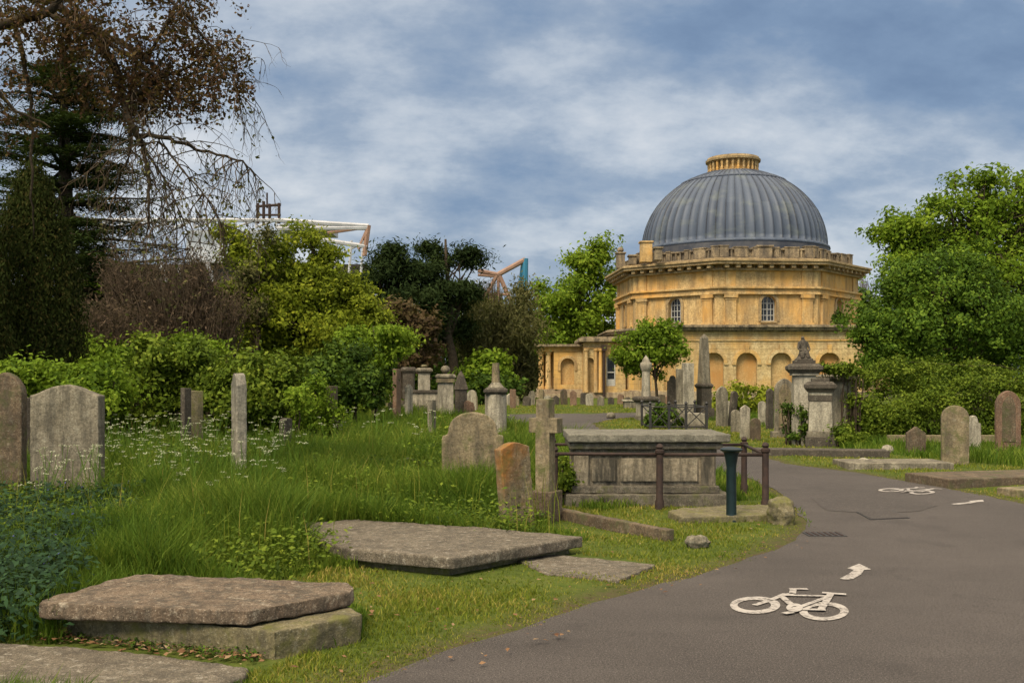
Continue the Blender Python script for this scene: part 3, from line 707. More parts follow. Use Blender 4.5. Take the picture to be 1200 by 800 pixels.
# parapet
mb = MB()
mb.prism([octv(OR - 0.35, k) for k in range(8)], 9.31, 9.50)
cp('parapet_plinth', mb, M['bath_parapet'], bevel=0.02)
for k in (-3, -2, -1, 0, 1, 2):
    T = facet(k, AP - 0.35); h = HS - 0.05
    mb = MB(); rnd = random.Random(k + 9)
    lay = [(-3.2, -2.6, 10.2), (-2.2, -1.3, 10.13), (-0.9, -0.6, 10.1), (0.55, 0.85, 10.1), (1.25, 2.2, 10.13), (2.6, 3.2, 10.2)]
    for a, b, t in lay:
        mb.box(a, b, -0.5, 0.04, 9.5, t, T); mb.box(a - 0.04, b + 0.04, -0.54, 0.08, t, t + 0.08, T)
    mb.box(-h, h, -0.38, -0.16, 9.5, 10.0, T)
    for j in range(18):
        u = -h + 0.2 + j * (2 * h - 0.4) / 17; mb.box(u - 0.06, u + 0.06, -0.155, -0.03, 9.5, 9.99, T)
    mb.box(-h, h, -0.40, -0.0, 9.99, 10.1, T)
    cp('parapet', mb, M['bath_parapet'], bevel=0.015)
for (px, Y, top, w) in ((757, 69.5, 283, 0.8), (727, 73.5, 296, 0.6), (771, 68.3, 290, 0.5), (990, 73, 301, 0.7), (741, 71, 299, 0.5), (895, 67.5, 288, 1.0)):
    x, y, z1 = W(px, top, Y); mb = MB(); mb.box(x - w / 2, x + w / 2, y - 0.35, y + 0.35, 9.4, z1 - 0.12, None); mb.box(x - w / 2 - 0.08, x + w / 2 + 0.08, y - 0.43, y + 0.43, z1 - 0.12, z1)
    if w == 0.6: mb.lathe([(0.12, z1), (0.26, z1 + 0.15), (0.22, z1 + 0.3), (0.05, z1 + 0.42)], 10, (x, y))
    cp('parapet_pier', mb, M['bath_parapet'] if px != 757 else M['bath'], bevel=0.03)
# drum and dome
mb = MB(); mb.lathe([(7.05, 9.3), (7.05, 10.15), (6.9, 10.2), (6.9, 10.72)], 96, (CX, CY)); cp('drum', mb, M['lead_dark'])
def dome():
    NS = 64; v = []; f = []; rnd = []; uv = []
    DR, DZ, DH = 6.72, 10.98, 5.86
    prof = [(DR + 0.12, DZ - 0.28), (DR + 0.22, DZ - 0.22), (DR + 0.20, DZ - 0.08), (DR + 0.02, DZ)]
    tmax = math.acos(1.9 / DR); nr = 26
    for i in range(nr + 1):
        t = tmax * i / nr; prof.append((DR * math.cos(t), DZ + DH * math.sin(t)))
    # angular samples: per gore: rib(4) and pan
    an = []
    for k in range(NS):
        for fr, up in ((0.0, 1), (0.04, 1), (0.05, 0), (0.5, 0), (0.95, 0), (0.96, 1)): an.append(((k + fr) / NS * 2 * math.pi, up, k))
    na = len(an); P_ = []; U_ = []
    for i, (r, z) in enumerate(prof):
        t = tmax * max(0, i - 4) / nr
        for a, up, k in an:
            hgt = 0.045 if (up and i >= 3) else 0.0
            lap = 0.03 if (i - 4) in (20, 21) else 0.0       # roll where the top cap begins
            lap += 0.012 if (i - 4) in (9,) else 0
            rr = r + (hgt + lap) * math.cos(t); zz = z + (hgt + lap) * math.sin(t)
            P_.append((rr * math.cos(a), rr * math.sin(a), zz)); U_.append((a, zz, 0))
    rg = np.random.default_rng(5); tone = 0.2 + 0.6 * rg.random((NS, 3))
    for i in range(len(prof) - 1):
        for j in range(na):
            f.append((i * na + j, i * na + (j + 1) % na, (i + 1) * na + (j + 1) % na, (i + 1) * na + j))
            k = an[j][2]; sec = 0 if i < 13 else (1 if i < 24 else 2)
            rnd.append(tone[k, sec] - (0.8 if (an[j][1] or an[j][1] != an[(j + 1) % na][1]) and i > 3 else 0.0) + (0.15 if sec == 2 else 0))
    o = np_mesh('dome', np.array(P_), np.array(f), 4, M['lead'], rnd=np.array(rnd))
    a = o.data.attributes.new('uvw', 'FLOAT_VECTOR', 'POINT'); a.data.foreach_set('vector', np.array(U_, np.float32).ravel())
    o.parent = chap; return o
dome()
mb = MB(); mb.lathe([(6.3, 15.62), (4.02, 15.62)], 8) if False else None
zc = 10.98 + 5.86 * math.sin(math.acos(3.75 / 6.72))
mb.lathe([(3.86, zc - 0.12), (3.93, zc - 0.04), (3.86, zc + 0.05), (3.6, zc + 0.02)], 72, (CX, CY), caps=False); cp('dome_ring', mb, M['lead'])
# lantern: ring of balusters under a cap
mb = MB(); mb.lathe([(1.98, 16.35), (2.0, 16.62), (1.86, 16.66)], 48, (CX, CY)); lan = cp('lantern_base', mb, M['bath_trim'])
mb = MB(); mb.lathe([(1.55, 16.6), (1.55, 17.4)], 40, (CX, CY)); cp('lantern_drum', mb, M['bath'])
mb = MB(); mb.lathe([(1.80, 17.38), (2.0, 17.42), (2.02, 17.56), (1.94, 17.60), (1.90, 17.72), (0.4, 17.78)], 48, (CX, CY)); cp('lantern_cap', mb, M['bath_trim'], autos=40)
for k in range(28):
    a = 2 * math.pi * k / 28; c = (CX + 1.78 * math.cos(a), CY + 1.78 * math.sin(a))
    mb = MB(); mb.lathe([(0.075, 16.64), (0.10, 16.8), (0.07, 16.95), (0.10, 17.15), (0.08, 17.40)], 6, c); cp('baluster', mb, M['bath'])

# lower storey
YF = 65.6
LP = [(7.3, 72.9), (11.1, YF), (22.9, YF), (27.0, 72.0), (27.0, 79), (23, 86), (11, 86), (7.3, 80)]
def offs(poly, d):
    n = len(poly); o = []
    for i in range(n):
        a, b, c = Vector(poly[i - 1]), Vector(poly[i]), Vector(poly[(i + 1) % n])
        e1 = (b - a).normalized(); e2 = (c - b).normalized(); n1 = Vector((e1.y, -e1.x)); n2 = Vector((e2.y, -e2.x))
        m = (n1 + n2).normalized(); o.append(tuple(b + m * d / max(0.3, m.dot(n1))))
    return o
mbw = MB(); mbn = MB(); mbn.prism(offs(LP, -0.30), 0, 4.58)
Tf, Lf = wall_frame(LP[0], LP[1]); Tr, Lr = wall_frame(LP[2], LP[3])
T0, L0_ = wall_frame(LP[1], LP[2])
def px2u(px): return (px - 600) / FPX * YF - LP[1][0]
arches = [px2u(p) for p in (836, 875, 915.5, 972)]
arches[0:0] = [px2u(811)] if False else []
edges = [0] + [(arches[i] + arches[i + 1]) / 2 for i in range(3)] + [L0_]
for i, u in enumerate(arches):
    arch_wall(mbw, T0, edges[i], edges[i + 1], 0.3, 4.58, u, 1.36, 0.62, 2.42, -0.295, 0)
for T_, L_ in ((Tf, Lf), (Tr, Lr)):
    for i in range(3): arch_wall(mbw, T_, L_ * i / 3, L_ * (i + 1) / 3, 0.3, 4.58, L_ * (i + 0.5) / 3, 1.36, 0.62, 2.42, -0.295, 0)
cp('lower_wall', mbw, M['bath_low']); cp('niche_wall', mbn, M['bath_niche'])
for T_, us in ((T0, arches), (Tf, [Lf * (i + .5) / 3 for i in range(3)]), (Tr, [Lr * (i + .5) / 3 for i in range(3)])):
    for u in us:
        mb = MB(); archivolt(mb, T_, u, 1.38, 2.42, 0.22, 0.0, 0.09); cp('arch_moulding', mb, M['bath_low'])
        for nm_, bx_ in (('keystone', (u - 0.12, u + 0.12, 0, 0.16, 3.08, 3.62)), ('impost', (u - 0.95, u - 0.69, 0, 0.08, 2.30, 2.42)), ('impost', (u + 0.69, u + 0.95, 0, 0.08, 2.30, 2.42)), ('niche_sill', (u - 0.74, u + 0.74, -0.28, 0.1, 0.52, 0.62))):
            mb = MB(); mb.box(*bx_, T_); cp(nm_, mb, M['bath_low'])
mb = MB(); mb.prism(offs(LP, 0.14), 0, 0.5); mb.prism(offs(LP, 0.07), 0.5, 0.58); cp('plinth', mb, M['bath_base'], bevel=0.02)
mb = MB(); mb.prism(offs(LP, 0.07), 3.86, 3.96); cp('moulding', mb, M['bath_low'])
mb = MB()
for d, z0, z1 in ((0.12, 4.45, 4.56), (0.38, 4.56, 4.72), (0.52, 4.72, 4.84), (0.40, 4.84, 4.90)): mb.prism(offs(LP, d), z0, z1)
cp('string_course', mb, M['bath_grey'], bevel=0.02)
# wing with sash window
def X(px, Y): return (px - 600) / FPX * Y
def blockw(name, x0, x1, y0, y1, z0, z1, mat, **k):
    mb = MB(); mb.box(x0, x1, y0, y1, z0, z1); return cp(name, mb, mat, **k)
YA = 71.5; xa0, xa1 = X(684, YA), X(733, YA)
mbw = MB(); TA, LA = wall_frame((xa0, YA), (xa1, YA))
um = X(703, YA) - xa0
arch_wall(mbw, TA, 0, um, 0.3, 3.95, X(691.5, YA) - xa0, 0.55, 0.3, 2.6, -0.3, 0); mbw.box(um, LA, -0.3, 0, 0.3, 3.95, TA) if False else None
uw = X(716, YA) - xa0
mbw.box(um, uw - 0.33, -0.3, 0, 0.3, 3.95, TA); mbw.box(uw + 0.33, LA, -0.3, 0, 0.3, 3.95, TA); mbw.box(uw - 0.33, uw + 0.33, -0.3, 0, 0.3, 0.85, TA); mbw.box(uw - 0.33, uw + 0.33, -0.3, 0, 2.95, 3.95, TA)
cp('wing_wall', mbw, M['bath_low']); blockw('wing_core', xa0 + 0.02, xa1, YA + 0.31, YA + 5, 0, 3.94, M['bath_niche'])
mb = MB(); mb.box(uw - 0.31, uw + 0.31, -0.22, -0.18, 0.87, 2.93, TA); w_ = cp('window', mb, M['glass'])
mb = MB()
for a, b, c_, d in ((-0.32, -0.25, 0.87, 2.93), (0.25, 0.32, 0.87, 2.93), (-0.25, 0.25, 0.87, 0.96), (-0.25, 0.25, 2.85, 2.93), (-0.25, 0.25, 1.80, 1.88)): mb.box(uw + a, uw + b, -0.17, -0.12, c_, d, TA)
mb.box(uw - 0.24, uw + 0.24, -0.175, -0.15, 0.98, 1.35, TA); cp('window_frame', mb, M['white_paint'], parent=w_)
blockw('wing_plinth', xa0 - 0.1, xa1, YA - 0.15, YA - 0.001, 0, 0.42, M['bath_base'], bevel=0.02)
blockw('wing_cornice', xa0 - 0.35, xa1, YA - 0.45, YA + 5, 3.98, 4.22, M['bath_grey'], bevel=0.04)
blockw('wing_roof', xa0 - 0.15, xa1, YA - 0.25, YA + 5, 4.22, 4.36, M['bath_grey'])
blockw('wing_band', xa0, xa1, YA - 0.06, YA - 0.001, 3.5, 3.58, M['bath_low'])
for p in (698, 703.5, 687):
    mb = MB(); mb.lathe([(0.17, 0.4), (0.17, 0.55), (0.14, 0.6), (0.12, 3.3), (0.17, 3.35), (0.18, 3.5)], 12, (X(p, YA), YA - 0.16)); cp('column', mb, M['bath'], autos=40)
mb = MB(); x = X(707.5, YA); mb.tube([(x, YA - 0.32, 0.1), (x, YA - 0.32, 3.4)], 0.09, 8); mb.box(x - 0.17, x + 0.17, YA - 0.48, YA - 0.16, 3.35, 3.75); cp('drainpipe', mb, M['iron_brown'])
# end pavilion with colonnade
YB = 73.0; xb0, xb1, xb2 = X(631, YB), X(649, YB), X(690, YB)
TBf, LB = wall_frame((xb1, YB), (xb2, YB)); mbw = MB()
un = X(665, YB) - xb1; arch_wall(mbw, TBf, 0, LB, 0.3, 3.35, un, 1.0, 0.95, 2.35, -0.28, 0); cp('pavilion_wall', mbw, M['bath_low'])
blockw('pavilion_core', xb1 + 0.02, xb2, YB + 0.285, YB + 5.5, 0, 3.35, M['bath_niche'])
mb = MB(); archivolt(mb, TBf, un, 1.02, 2.35, 0.18, 0, 0.07, legs=0.4); cp('arch_moulding', mb, M['bath'])
blockw('pavilion_back', xb0 + 0.2, xb1, YB + 3.2, YB + 5.5, 0, 3.35, M['bath_niche'])
blockw('entablature', xb0 - 0.02, xb2, YB - 0.05, YB + 5.5, 3.355, 3.68, M['bath'])
blockw('pavilion_cornice', xb0 - 0.35, xb2, YB - 0.38, YB + 5.8, 3.68, 3.86, M['bath_grey'], bevel=0.03)
blockw('pavilion_plinth', xb0 - 0.1, xb2, YB - 0.14, YB + 5.5, 0, 0.62, M['bath_base'], bevel=0.02)
blockw('pavilion_step', xb0 - 0.4, xb2, YB - 0.5, YB - 0.145, 0, 0.3, M['bath_base'], bevel=0.02)
for p, y in ((634, YB + 0.25), (642.5, YB + 0.25), (634, YB + 1.6), (634, YB + 3.0)):
    mb = MB(); mb.lathe([(0.26, 0.62), (0.26, 0.8), (0.21, 0.86), (0.18, 3.1), (0.24, 3.16), (0.26, 3.36)], 14, (X(p, y), y)); cp('column', mb, M['bath'], autos=40)
# ------------------------------------------------------------------ structures far behind
st = thing('stadium_stand', 'white clad stadium stand with exposed roof trusses rising behind the trees', 'stadium', (*W(300, 440, 180)[:2], 0))
def sp(name, mb, mat, **k): return obj(name, mb, mat, st, world=True, **k)
YS = 180.0
def bar(mb, p0, p1, r, Y=YS, Y2=None, seg=6): mb.tube([W(*p0, Y), W(*p1, Y2 or Y)], r, seg)
for i in range(7):
    a = 40 + i * 58; mb = MB(); x0, _, z0 = W(a, 306, YS); x1, _, z1 = W(a + 57, 268, YS); mb.box(x0, x1, YS + 2, YS + 12, z0, z1)
    if 170 < a < 330: sp('wall_panel', mb, M['panel'])
mb = MB(); x0, _, z1 = W(60, 306, YS); x1 = W(425, 0, YS)[0]; mb.box(x0, x1, YS + 4, YS + 14, 0, z1 - 0.1); sp('stand_wall', mb, M['dark_stone'])
mb = MB(); x0, _, z1 = W(330, 262, YS); x1, _, z0 = W(385, 270, YS); mb.box(x0, x1, YS + 1, YS + 10, z0, z1); sp('roof_edge', mb, M['white_steel'])
for n, a, b in (('chord', (325, 258), (432, 265)), ('chord', (325, 268), (432, 267)), ('chord', (370, 280), (430, 289))):
    mb = MB(); bar(mb, a, b, 0.42); sp(n, mb, M['white_steel'])
mb = MB(); bar(mb, (384, 273), (431, 266), 0.3); bar(mb, (432, 264), (427, 300), 0.45); bar(mb, (432, 265), (420, 292), 0.3); sp('end_brace', mb, M['rust_steel'])
mb = MB()
for i in range(12):
    a = 60 + i * 24; bar(mb, (a, 268 - i * .2), (a + 24, 258), 0.22); bar(mb, (a + 24, 258), (a + 24, 268), 0.2)
bar(mb, (60, 258), (330, 258), 0.35); sp('roof_truss', mb, M['white_steel'])
mb = MB()
for a in (395, 412, 426): bar(mb, (a, 282), (a - 3, 320), 0.25)
bar(mb, (395, 300), (426, 284), 0.2); sp('strut', mb, M['white_steel'])
mb = MB()
for a in (302, 309, 316, 327): bar(mb, (a, 262), (a, 240 - (a % 5)), 0.28)
bar(mb, (300, 242), (329, 240), 0.25); bar(mb, (300, 252), (329, 252), 0.2); bar(mb, (313, 244), (313, 226), 0.16); sp('mast', mb, M['iron_brown'])
mb = MB()
for a in (185, 205, 240): bar(mb, (a, 300), (a + 10, 330), 0.4)
sp('strut', mb, M['white_steel'])
tr = thing('roof_truss', 'brown and blue tubular roof truss peak above the trees', 'truss', (*W(600, 440, 200)[:2], 0))
def tb(mb, a, b, r, dy=0): mb.tube([W(*a, 200), W(*b, 200 + dy)], r, 8)
mb = MB(); tb(mb, (560, 317), (585, 322), 0.45); tb(mb, (583, 322), (616, 304), 0.55); tb(mb, (560, 322), (583, 324), 0.3); obj('top_chord', mb, M['rust_steel'], tr, world=True)
mb = MB(); tb(mb, (583, 322), (566, 352), 0.4); tb(mb, (584, 322), (584, 352), 0.3); tb(mb, (585, 322), (598, 352), 0.45); tb(mb, (566, 345), (598, 345), 0.3); obj('strut', mb, M['rust_steel'], tr, world=True)
mb = MB(); tb(mb, (615.5, 303), (615, 360), 0.6); obj('mast', mb, M['blue_steel'], tr, world=True)
mb = MB(); tb(mb, (614, 304), (607, 360), 0.5, 3); obj('mast', mb, M['blue_steel'], tr, world=True)

# ------------------------------------------------------------------ stones
def outline(kind, w, h):
    """ccw outline (x, z), base at z = -0.15"""
    a = w / 2; pts = [(-a, -0.15), (a, -0.15)]
    if kind == 'round':
        r = a; zs = h - r * 0.95
        pts += [(r * math.cos(t), zs + r * 0.95 * math.sin(t)) for t in np.linspace(0, math.pi, 15)]
    elif kind == 'segment':
        zs = h - a * 0.35; pts += [(a * math.cos(t), zs + a * 0.35 * math.sin(t)) for t in np.linspace(0, math.pi, 13)]
    elif kind == 'gothic':
        zs = h - a * 1.25
        n = 8
        for i in range(n + 1):
            t = i / n; pts.append((a * (1 - t ** 1.8), zs + (h - zs) * (1 - (1 - t) ** 1.5) if t < 1 else h))
        for i in range(1, n + 1):
            t = 1 - i / n; pts.append((-a * (1 - t ** 1.8), zs + (h - zs) * (1 - (1 - t) ** 1.5)))
    elif kind == 'shoulder':
        r = a * 0.78; zs = h - r * 0.72; s = zs - 0.13
        pts += [(a, s), (a * 0.97, s + 0.05), (r * 1.03, s + 0.06), (r, zs)] + [(r * math.cos(t), zs + r * 0.72 * math.sin(t)) for t in np.linspace(0.12, math.pi - 0.12, 13)]
        pts += [(-r, zs), (-r * 1.03, s + 0.06), (-a * 0.97, s + 0.05), (-a, s)]
    elif kind == 'peak':
        pts += [(a, h - a * 0.30), (a * 0.86, h - a * 0.26), (a * 0.3, h - a * 0.05), (0, h), (-a * 0.3, h - a * 0.05), (-a * 0.86, h - a * 0.26), (-a, h - a * 0.30)]
    elif kind == 'gable':
        pts += [(a, h - a * 0.7), (0, h), (-a, h - a * 0.7)]
    elif kind == 'square':
        pts += [(a, h - 0.01), (-a, h)]
    elif kind == 'point':      # slim stone with sloping shoulders and narrow peak
        pts += [(a, h - a * 0.9), (a * 0.45, h - a * 0.12), (0, h), (-a * 0.45, h - a * 0.12), (-a, h - a * 0.9)]
    elif kind == 'lobed':
        s = h - a * 1.0
        pts += [(a, s - a * 0.25), (a * 0.95, s), (a * 0.62, s + a * 0.08), (a * 0.55, s + a * 0.45)] + [(a * 0.5 * math.cos(t), h - a * 0.5 + a * 0.5 * math.sin(t)) for t in np.linspace(0.2, math.pi - 0.2, 8)]
        pts += [(-a * 0.55, s + a * 0.45), (-a * 0.62, s + a * 0.08), (-a * 0.95, s), (-a, s - a * 0.25)]
    return pts
def headstone(px, wpx, top, base, kind, mat, label, rz=0, thick=0.10, lean=0, group=None, name='headstone', foot=False, panel=None, side=0):
    Y = CAM_H * FPX / (base - HOR); x = X(px, Y); proj = wpx / FPX * Y
    a = abs(math.radians(rz)); w = max(0.16, (proj - thick * math.sin(a)) / max(0.12, math.cos(a))) if abs(rz) < 84 else 0.5
    h = CAM_H - (top - HOR) / FPX * Y
    mb = MB(); mb.plate(outline(kind, w, h), -thick / 2, thick / 2)
    kw = dict(rough=max(0.012, Y * 0.0011), disp=0.010, rscale=0.08) if Y < 15.5 else dict(bevel=0.012, autos=35)
    zb = gh1(x, Y)
    if foot or panel:
        t = thing(name, label, 'headstone' if name == 'headstone' else 'cross', (x, Y, zb), R(rz), group)
        obj('slab', mb, M[mat], t, **kw)
        if foot: mb = MB(); mb.box(-w / 2 - 0.08, w / 2 + 0.08, -thick * 1.2, thick * 1.2, -0.1, 0.16); obj('base', mb, M[mat], t, bevel=0.015)
        if panel:
            mb = MB(); ol = [(p * panel[1], 0.25 + (q - 0.25) * 0.9 if q > 0 else 0.25) for p, q in outline(kind, w, h)]; mb.plate(ol, -thick / 2 - 0.012, -thick / 2 + 0.01); obj('face_panel', mb, M[panel[0]], t, bevel=0.008)
        o = t
    else:
        o = obj(name, mb, M[mat], None, **kw); o.location = (x, Y, zb); o.rotation_euler = (0, 0, R(rz)); tag(o, label, 'headstone', group)
    o.rotation_euler = (R(lean), R(side), R(rz)); return o
H = headstone
# left foreground
H(8, 44, 437, 592, 'gothic', 'brown_stone', 'brown pointed headstone cut off by the left edge of the photo', rz=-4, thick=0.13)
H(33, 22, 466, 560, 'square', 'dark_stone', 'dark narrow stone edge behind and left of the big pale headstone', rz=30, thick=0.1)
H(79, 88, 452, 600, 'peak', 'grey_stone', 'wide pale grey headstone with a low peaked top, streaked with lichen', rz=-9, thick=0.14)
H(280, 24, 437, 578, 'point', 'pale_stone', 'tall slim white headstone turned nearly edge on in the long grass', rz=-62, thick=0.14, side=0)
H(218, 12, 455, 538, 'square', 'dark_stone', 'dark flat-topped headstone in front of the shrubs, left of its lower companion', rz=55, thick=0.12)
H(231, 15, 458, 536, 'square', 'moss_stone', 'mossy flat-topped stone touching the right side of the dark flat-topped one', rz=20, thick=0.12)
H(335, 13, 490, 546, 'segment', 'dark_stone', 'small dark headstone seen nearly edge on in tall grass', rz=70, thick=0.12)
H(389, 10, 452, 527, 'square', 'brown_stone', 'tall thin brown stone seen edge on with a wider foot', rz=82, thick=0.12, foot=True)
H(465, 8, 433, 505, 'square', 'red_stone', 'thin reddish topped post-like stone among the middle graves', rz=80, thick=0.12)
H(479, 9, 450, 500, 'gable', 'pale_stone', 'thin pale pointed stone right of the thin reddish one', rz=60, thick=0.12)
H(506, 9, 468, 522, 'square', 'grey_stone', 'narrow grey stone edge on, left of the arched double-shouldered headstone', rz=80, thick=0.12)
H(480, 8, 536, 562, 'square', 'pale_stone', 'short pale square footstone alone in the grass', rz=0, thick=0.08)
H(554, 73, 482, 578, 'shoulder', 'tan_stone', 'broad round-topped headstone with small shoulders, yellow-grey with lichen', rz=6, thick=0.11, panel=None)
H(607, 42, 519, 624, 'peak', 'orange_stone', 'leaning rust-stained headstone in front of the stone cross', rz=38, thick=0.12, lean=-3, side=-3)
H(603, 24, 560, 600, 'square', 'dark_stone', 'low dark broken stone behind the rust-stained headstone', rz=20, thick=0.1)
# cross on a block
Yc = 11.1; xc = X(639, Yc); t = thing('stone_cross', 'grey stone cross with a short head standing on a square block', 'cross', (xc, Yc, gh1(xc, Yc)), R(-27))
mb = MB(); a = 0.085; hz = 1.34; az = 1.06
ol = [(-a, 0.2), (a, 0.2), (a, az - 0.09), (0.175, az - 0.09), (0.175, az + 0.07), (a * .92, az + 0.07), (a * .9, hz), (-a * .9, hz), (-a * .92, az + 0.07), (-0.165, az + 0.07), (-0.165, az - 0.09), (-a, az - 0.09)]
mb.plate(ol, -0.08, 0.08); obj('cross_shaft', mb, M['tan_stone'], t, bevel=0.007)
mb = MB(); mb.box(-0.15, 0.15, -0.15, 0.15, -0.1, 0.33, None, 0.05); obj('base_block', mb, M['brown_stone'], t, rough=0.01, disp=0.01, rscale=0.08)

# right side stones
H(1073, 22, 500, 531, 'gable', 'brown_stone', 'small brown headstone with a pointed top in front of the hedge', rz=0)
H(1119, 31, 475, 544, 'round', 'tan_stone', 'tall round-topped tan headstone by the verge, nearest of the right-hand group', rz=-14, thick=0.12)
H(1140, 19, 487, 530, 'lobed', 'pale_stone', 'pale headstone with a lobed top just behind the tall tan one', rz=10)
H(1181, 28, 457, 531, 'gothic', 'red_stone', 'tall reddish pointed-arch headstone with a dark hollow near the right edge', rz=-8, thick=0.13, panel=('brown_stone', 0.55))
H(919, 24, 443, 512, 'gothic', 'grey_stone', 'tall pointed-arch headstone with a raised border left of the statue pedestal', rz=6, foot=True, panel=('tan_stone', 0.62))
H(902, 10, 455, 503, 'gable', 'dark_stone', 'thin dark pinnacle stone left of the pointed-arch headstone', rz=30)
H(846, 15, 453, 500, 'gothic', 'grey_stone', 'grey pointed headstone just right of the obelisk', rz=20)
H(857, 10, 458, 499, 'round', 'dark_stone', 'dark rounded headstone leaning beside the grey pointed one', rz=35, side=8)
H(873, 12, 475, 515, 'gable', 'pale_stone', 'small pale pointed headstone in the grass beyond the chest tomb', rz=10)
H(885, 12, 490, 516, 'round', 'brown_stone', 'little brown round-topped headstone right of the small pale pointed one', rz=0)
H(862, 11, 480, 506, 'round', 'grey_stone', 'little grey round headstone half hidden by the yellow-green bush', rz=0)
H(935, 14, 484, 522, 'segment', 'pale_stone', 'small pale headstone with ivy beside the tall grey pedestal', rz=0)
H(893, 9, 470, 498, 'round', 'pale_stone', 'small pale rounded stone behind the yellow-green bush', rz=0)
H(856, 8, 470, 492, 'square', 'pale_stone', 'tiny pale square stone right behind the obelisk base', rz=0)
H(788, 13, 440, 490, 'lobed', 'dark_stone', 'weathered dark headstone with a knobbed top left of the pale tall slab', rz=15)
H(806, 13, 425, 492, 'square', 'pale_stone', 'tall plain pale slab standing left of the obelisk', rz=0, thick=0.3)
H(797, 9, 432, 492, 'square', 'grey_stone', 'tall narrow grey slab against the plain pale one', rz=0, thick=0.25)

# monuments
def monument(name, px, base, label, cat, tiers, rz=0, group=None, lean=0):
    """tiers: (part name, kind, half width px, top row, bottom row, material[, taper]); rows and widths read at the distance of the base"""
    Y = CAM_H * FPX / (base - HOR); x = X(px, Y); s = Y / FPX
    t = thing(name, label, cat, (x, Y, min(0.0, gh1(x, Y))), R(rz), group); near = Y < 26
    for tr_ in tiers:
        nm, kd, hw, top, bot, mt = tr_[:6]; tap = tr_[6] if len(tr_) > 6 else 0.0
        z1 = CAM_H - (top - HOR) * s; z0 = CAM_H - (bot - HOR) * s; h = hw * s; z0 = max(z0, -0.1) if bot < base else -0.1
        mb = MB()
        if kd == 'box': mb.box(-h, h, -h, h, z0, z1, None, tap); obj(nm, mb, M[mt], t, bevel=0.012)
        elif kd == 'slab': mb.box(-h, h, -h * 0.55, h * 0.55, z0, z1, None, tap); obj(nm, mb, M[mt], t, bevel=0.012)
        elif kd == 'cap':
            d = z1 - z0
            mb.lathe([(h * 1.414 * k, z0 + d * q) for k, q in ((0.82, 0), (0.86, 0.12), (1.0, 0.38), (1.0, 0.72), (0.9, 0.80), (0.78, 1.0))], 4, a0=math.pi / 4); obj(nm, mb, M[mt], t)
        elif kd == 'urn':
            d = z1 - z0
            mb.lathe([(h * k, z0 + d * q) for k, q in ((0.6, 0), (0.55, 0.08), (0.28, 0.16), (0.3, 0.24), (0.85, 0.4), (1.0, 0.58), (0.95, 0.68), (0.6, 0.74), (0.62, 0.8), (0.35, 0.9), (0.12, 0.96), (0.02, 1.0))], 16); obj(nm, mb, M[mt], t, smooth=True)
        elif kd == 'ball':
            d = z1 - z0
            mb.lathe([(h * k, z0 + d * q) for k, q in ((0.4, 0), (0.35, 0.1), (0.7, 0.2), (1.0, 0.5), (0.8, 0.8), (0.4, 0.97), (0.02, 1.0))], 16); obj(nm, mb, M[mt], t, smooth=True)
        elif kd == 'column': mb.lathe([(h, z0), (h * (1 - tap), z1)], 16); obj(nm, mb, M[mt], t, autos=40)
        elif kd == 'obelisk': mb.lathe([(h * 1.414, z0), (h * 1.414 * (1 - tap), z1 - h * 0.9), (0.01, z1)], 4, a0=math.pi / 4); obj(nm, mb, M[mt], t)
    return t
monument('obelisk', 825, 491, 'tall slim grey obelisk on a dark pedestal in front of the chapel', 'obelisk',
         [('base', 'box', 9, 478, 492, 'dark_stone'), ('pedestal', 'box', 6.5, 455, 478, 'dark_stone'), ('cap', 'cap', 8, 449, 455, 'dark_stone'), ('shaft', 'obelisk', 5.6, 391, 449, 'grey_stone', 0.35)], rz=20)
monument('pedestal_monument', 961, 523, 'nearer square stone pedestal with a heavy scrolled dark cap, in front of the statue pedestal', 'monument',
         [('plinth', 'box', 17, 511, 526, 'dark_stone'), ('step', 'box', 15.5, 505, 512, 'grey_stone'), ('die', 'box', 13.5, 470, 505, 'pale_stone', 0.08), ('neck', 'box', 13, 463, 470, 'dark_stone'),
          ('frieze', 'box', 13, 458, 463, 'pale_stone'), ('cap', 'cap', 17.5, 447, 459, 'dark_stone'), ('block', 'box', 10, 443, 448, 'dark_stone')], rz=-14)
Yst = CAM_H * FPX / 78
t = monument('statue_pedestal', 942, 518, 'tall square pedestal with a wide cornice carrying a small dark statue', 'monument',
         [('plinth', 'box', 17, 506, 520, 'grey_stone'), ('die', 'box', 13, 440, 506, 'pale_stone', 0.04), ('neck', 'box', 15, 436, 440, 'pale_stone'), ('cap', 'cap', 19.5, 426, 437, 'dark_stone'), ('block', 'box', 12, 422, 427, 'dark_stone')], rz=-10)
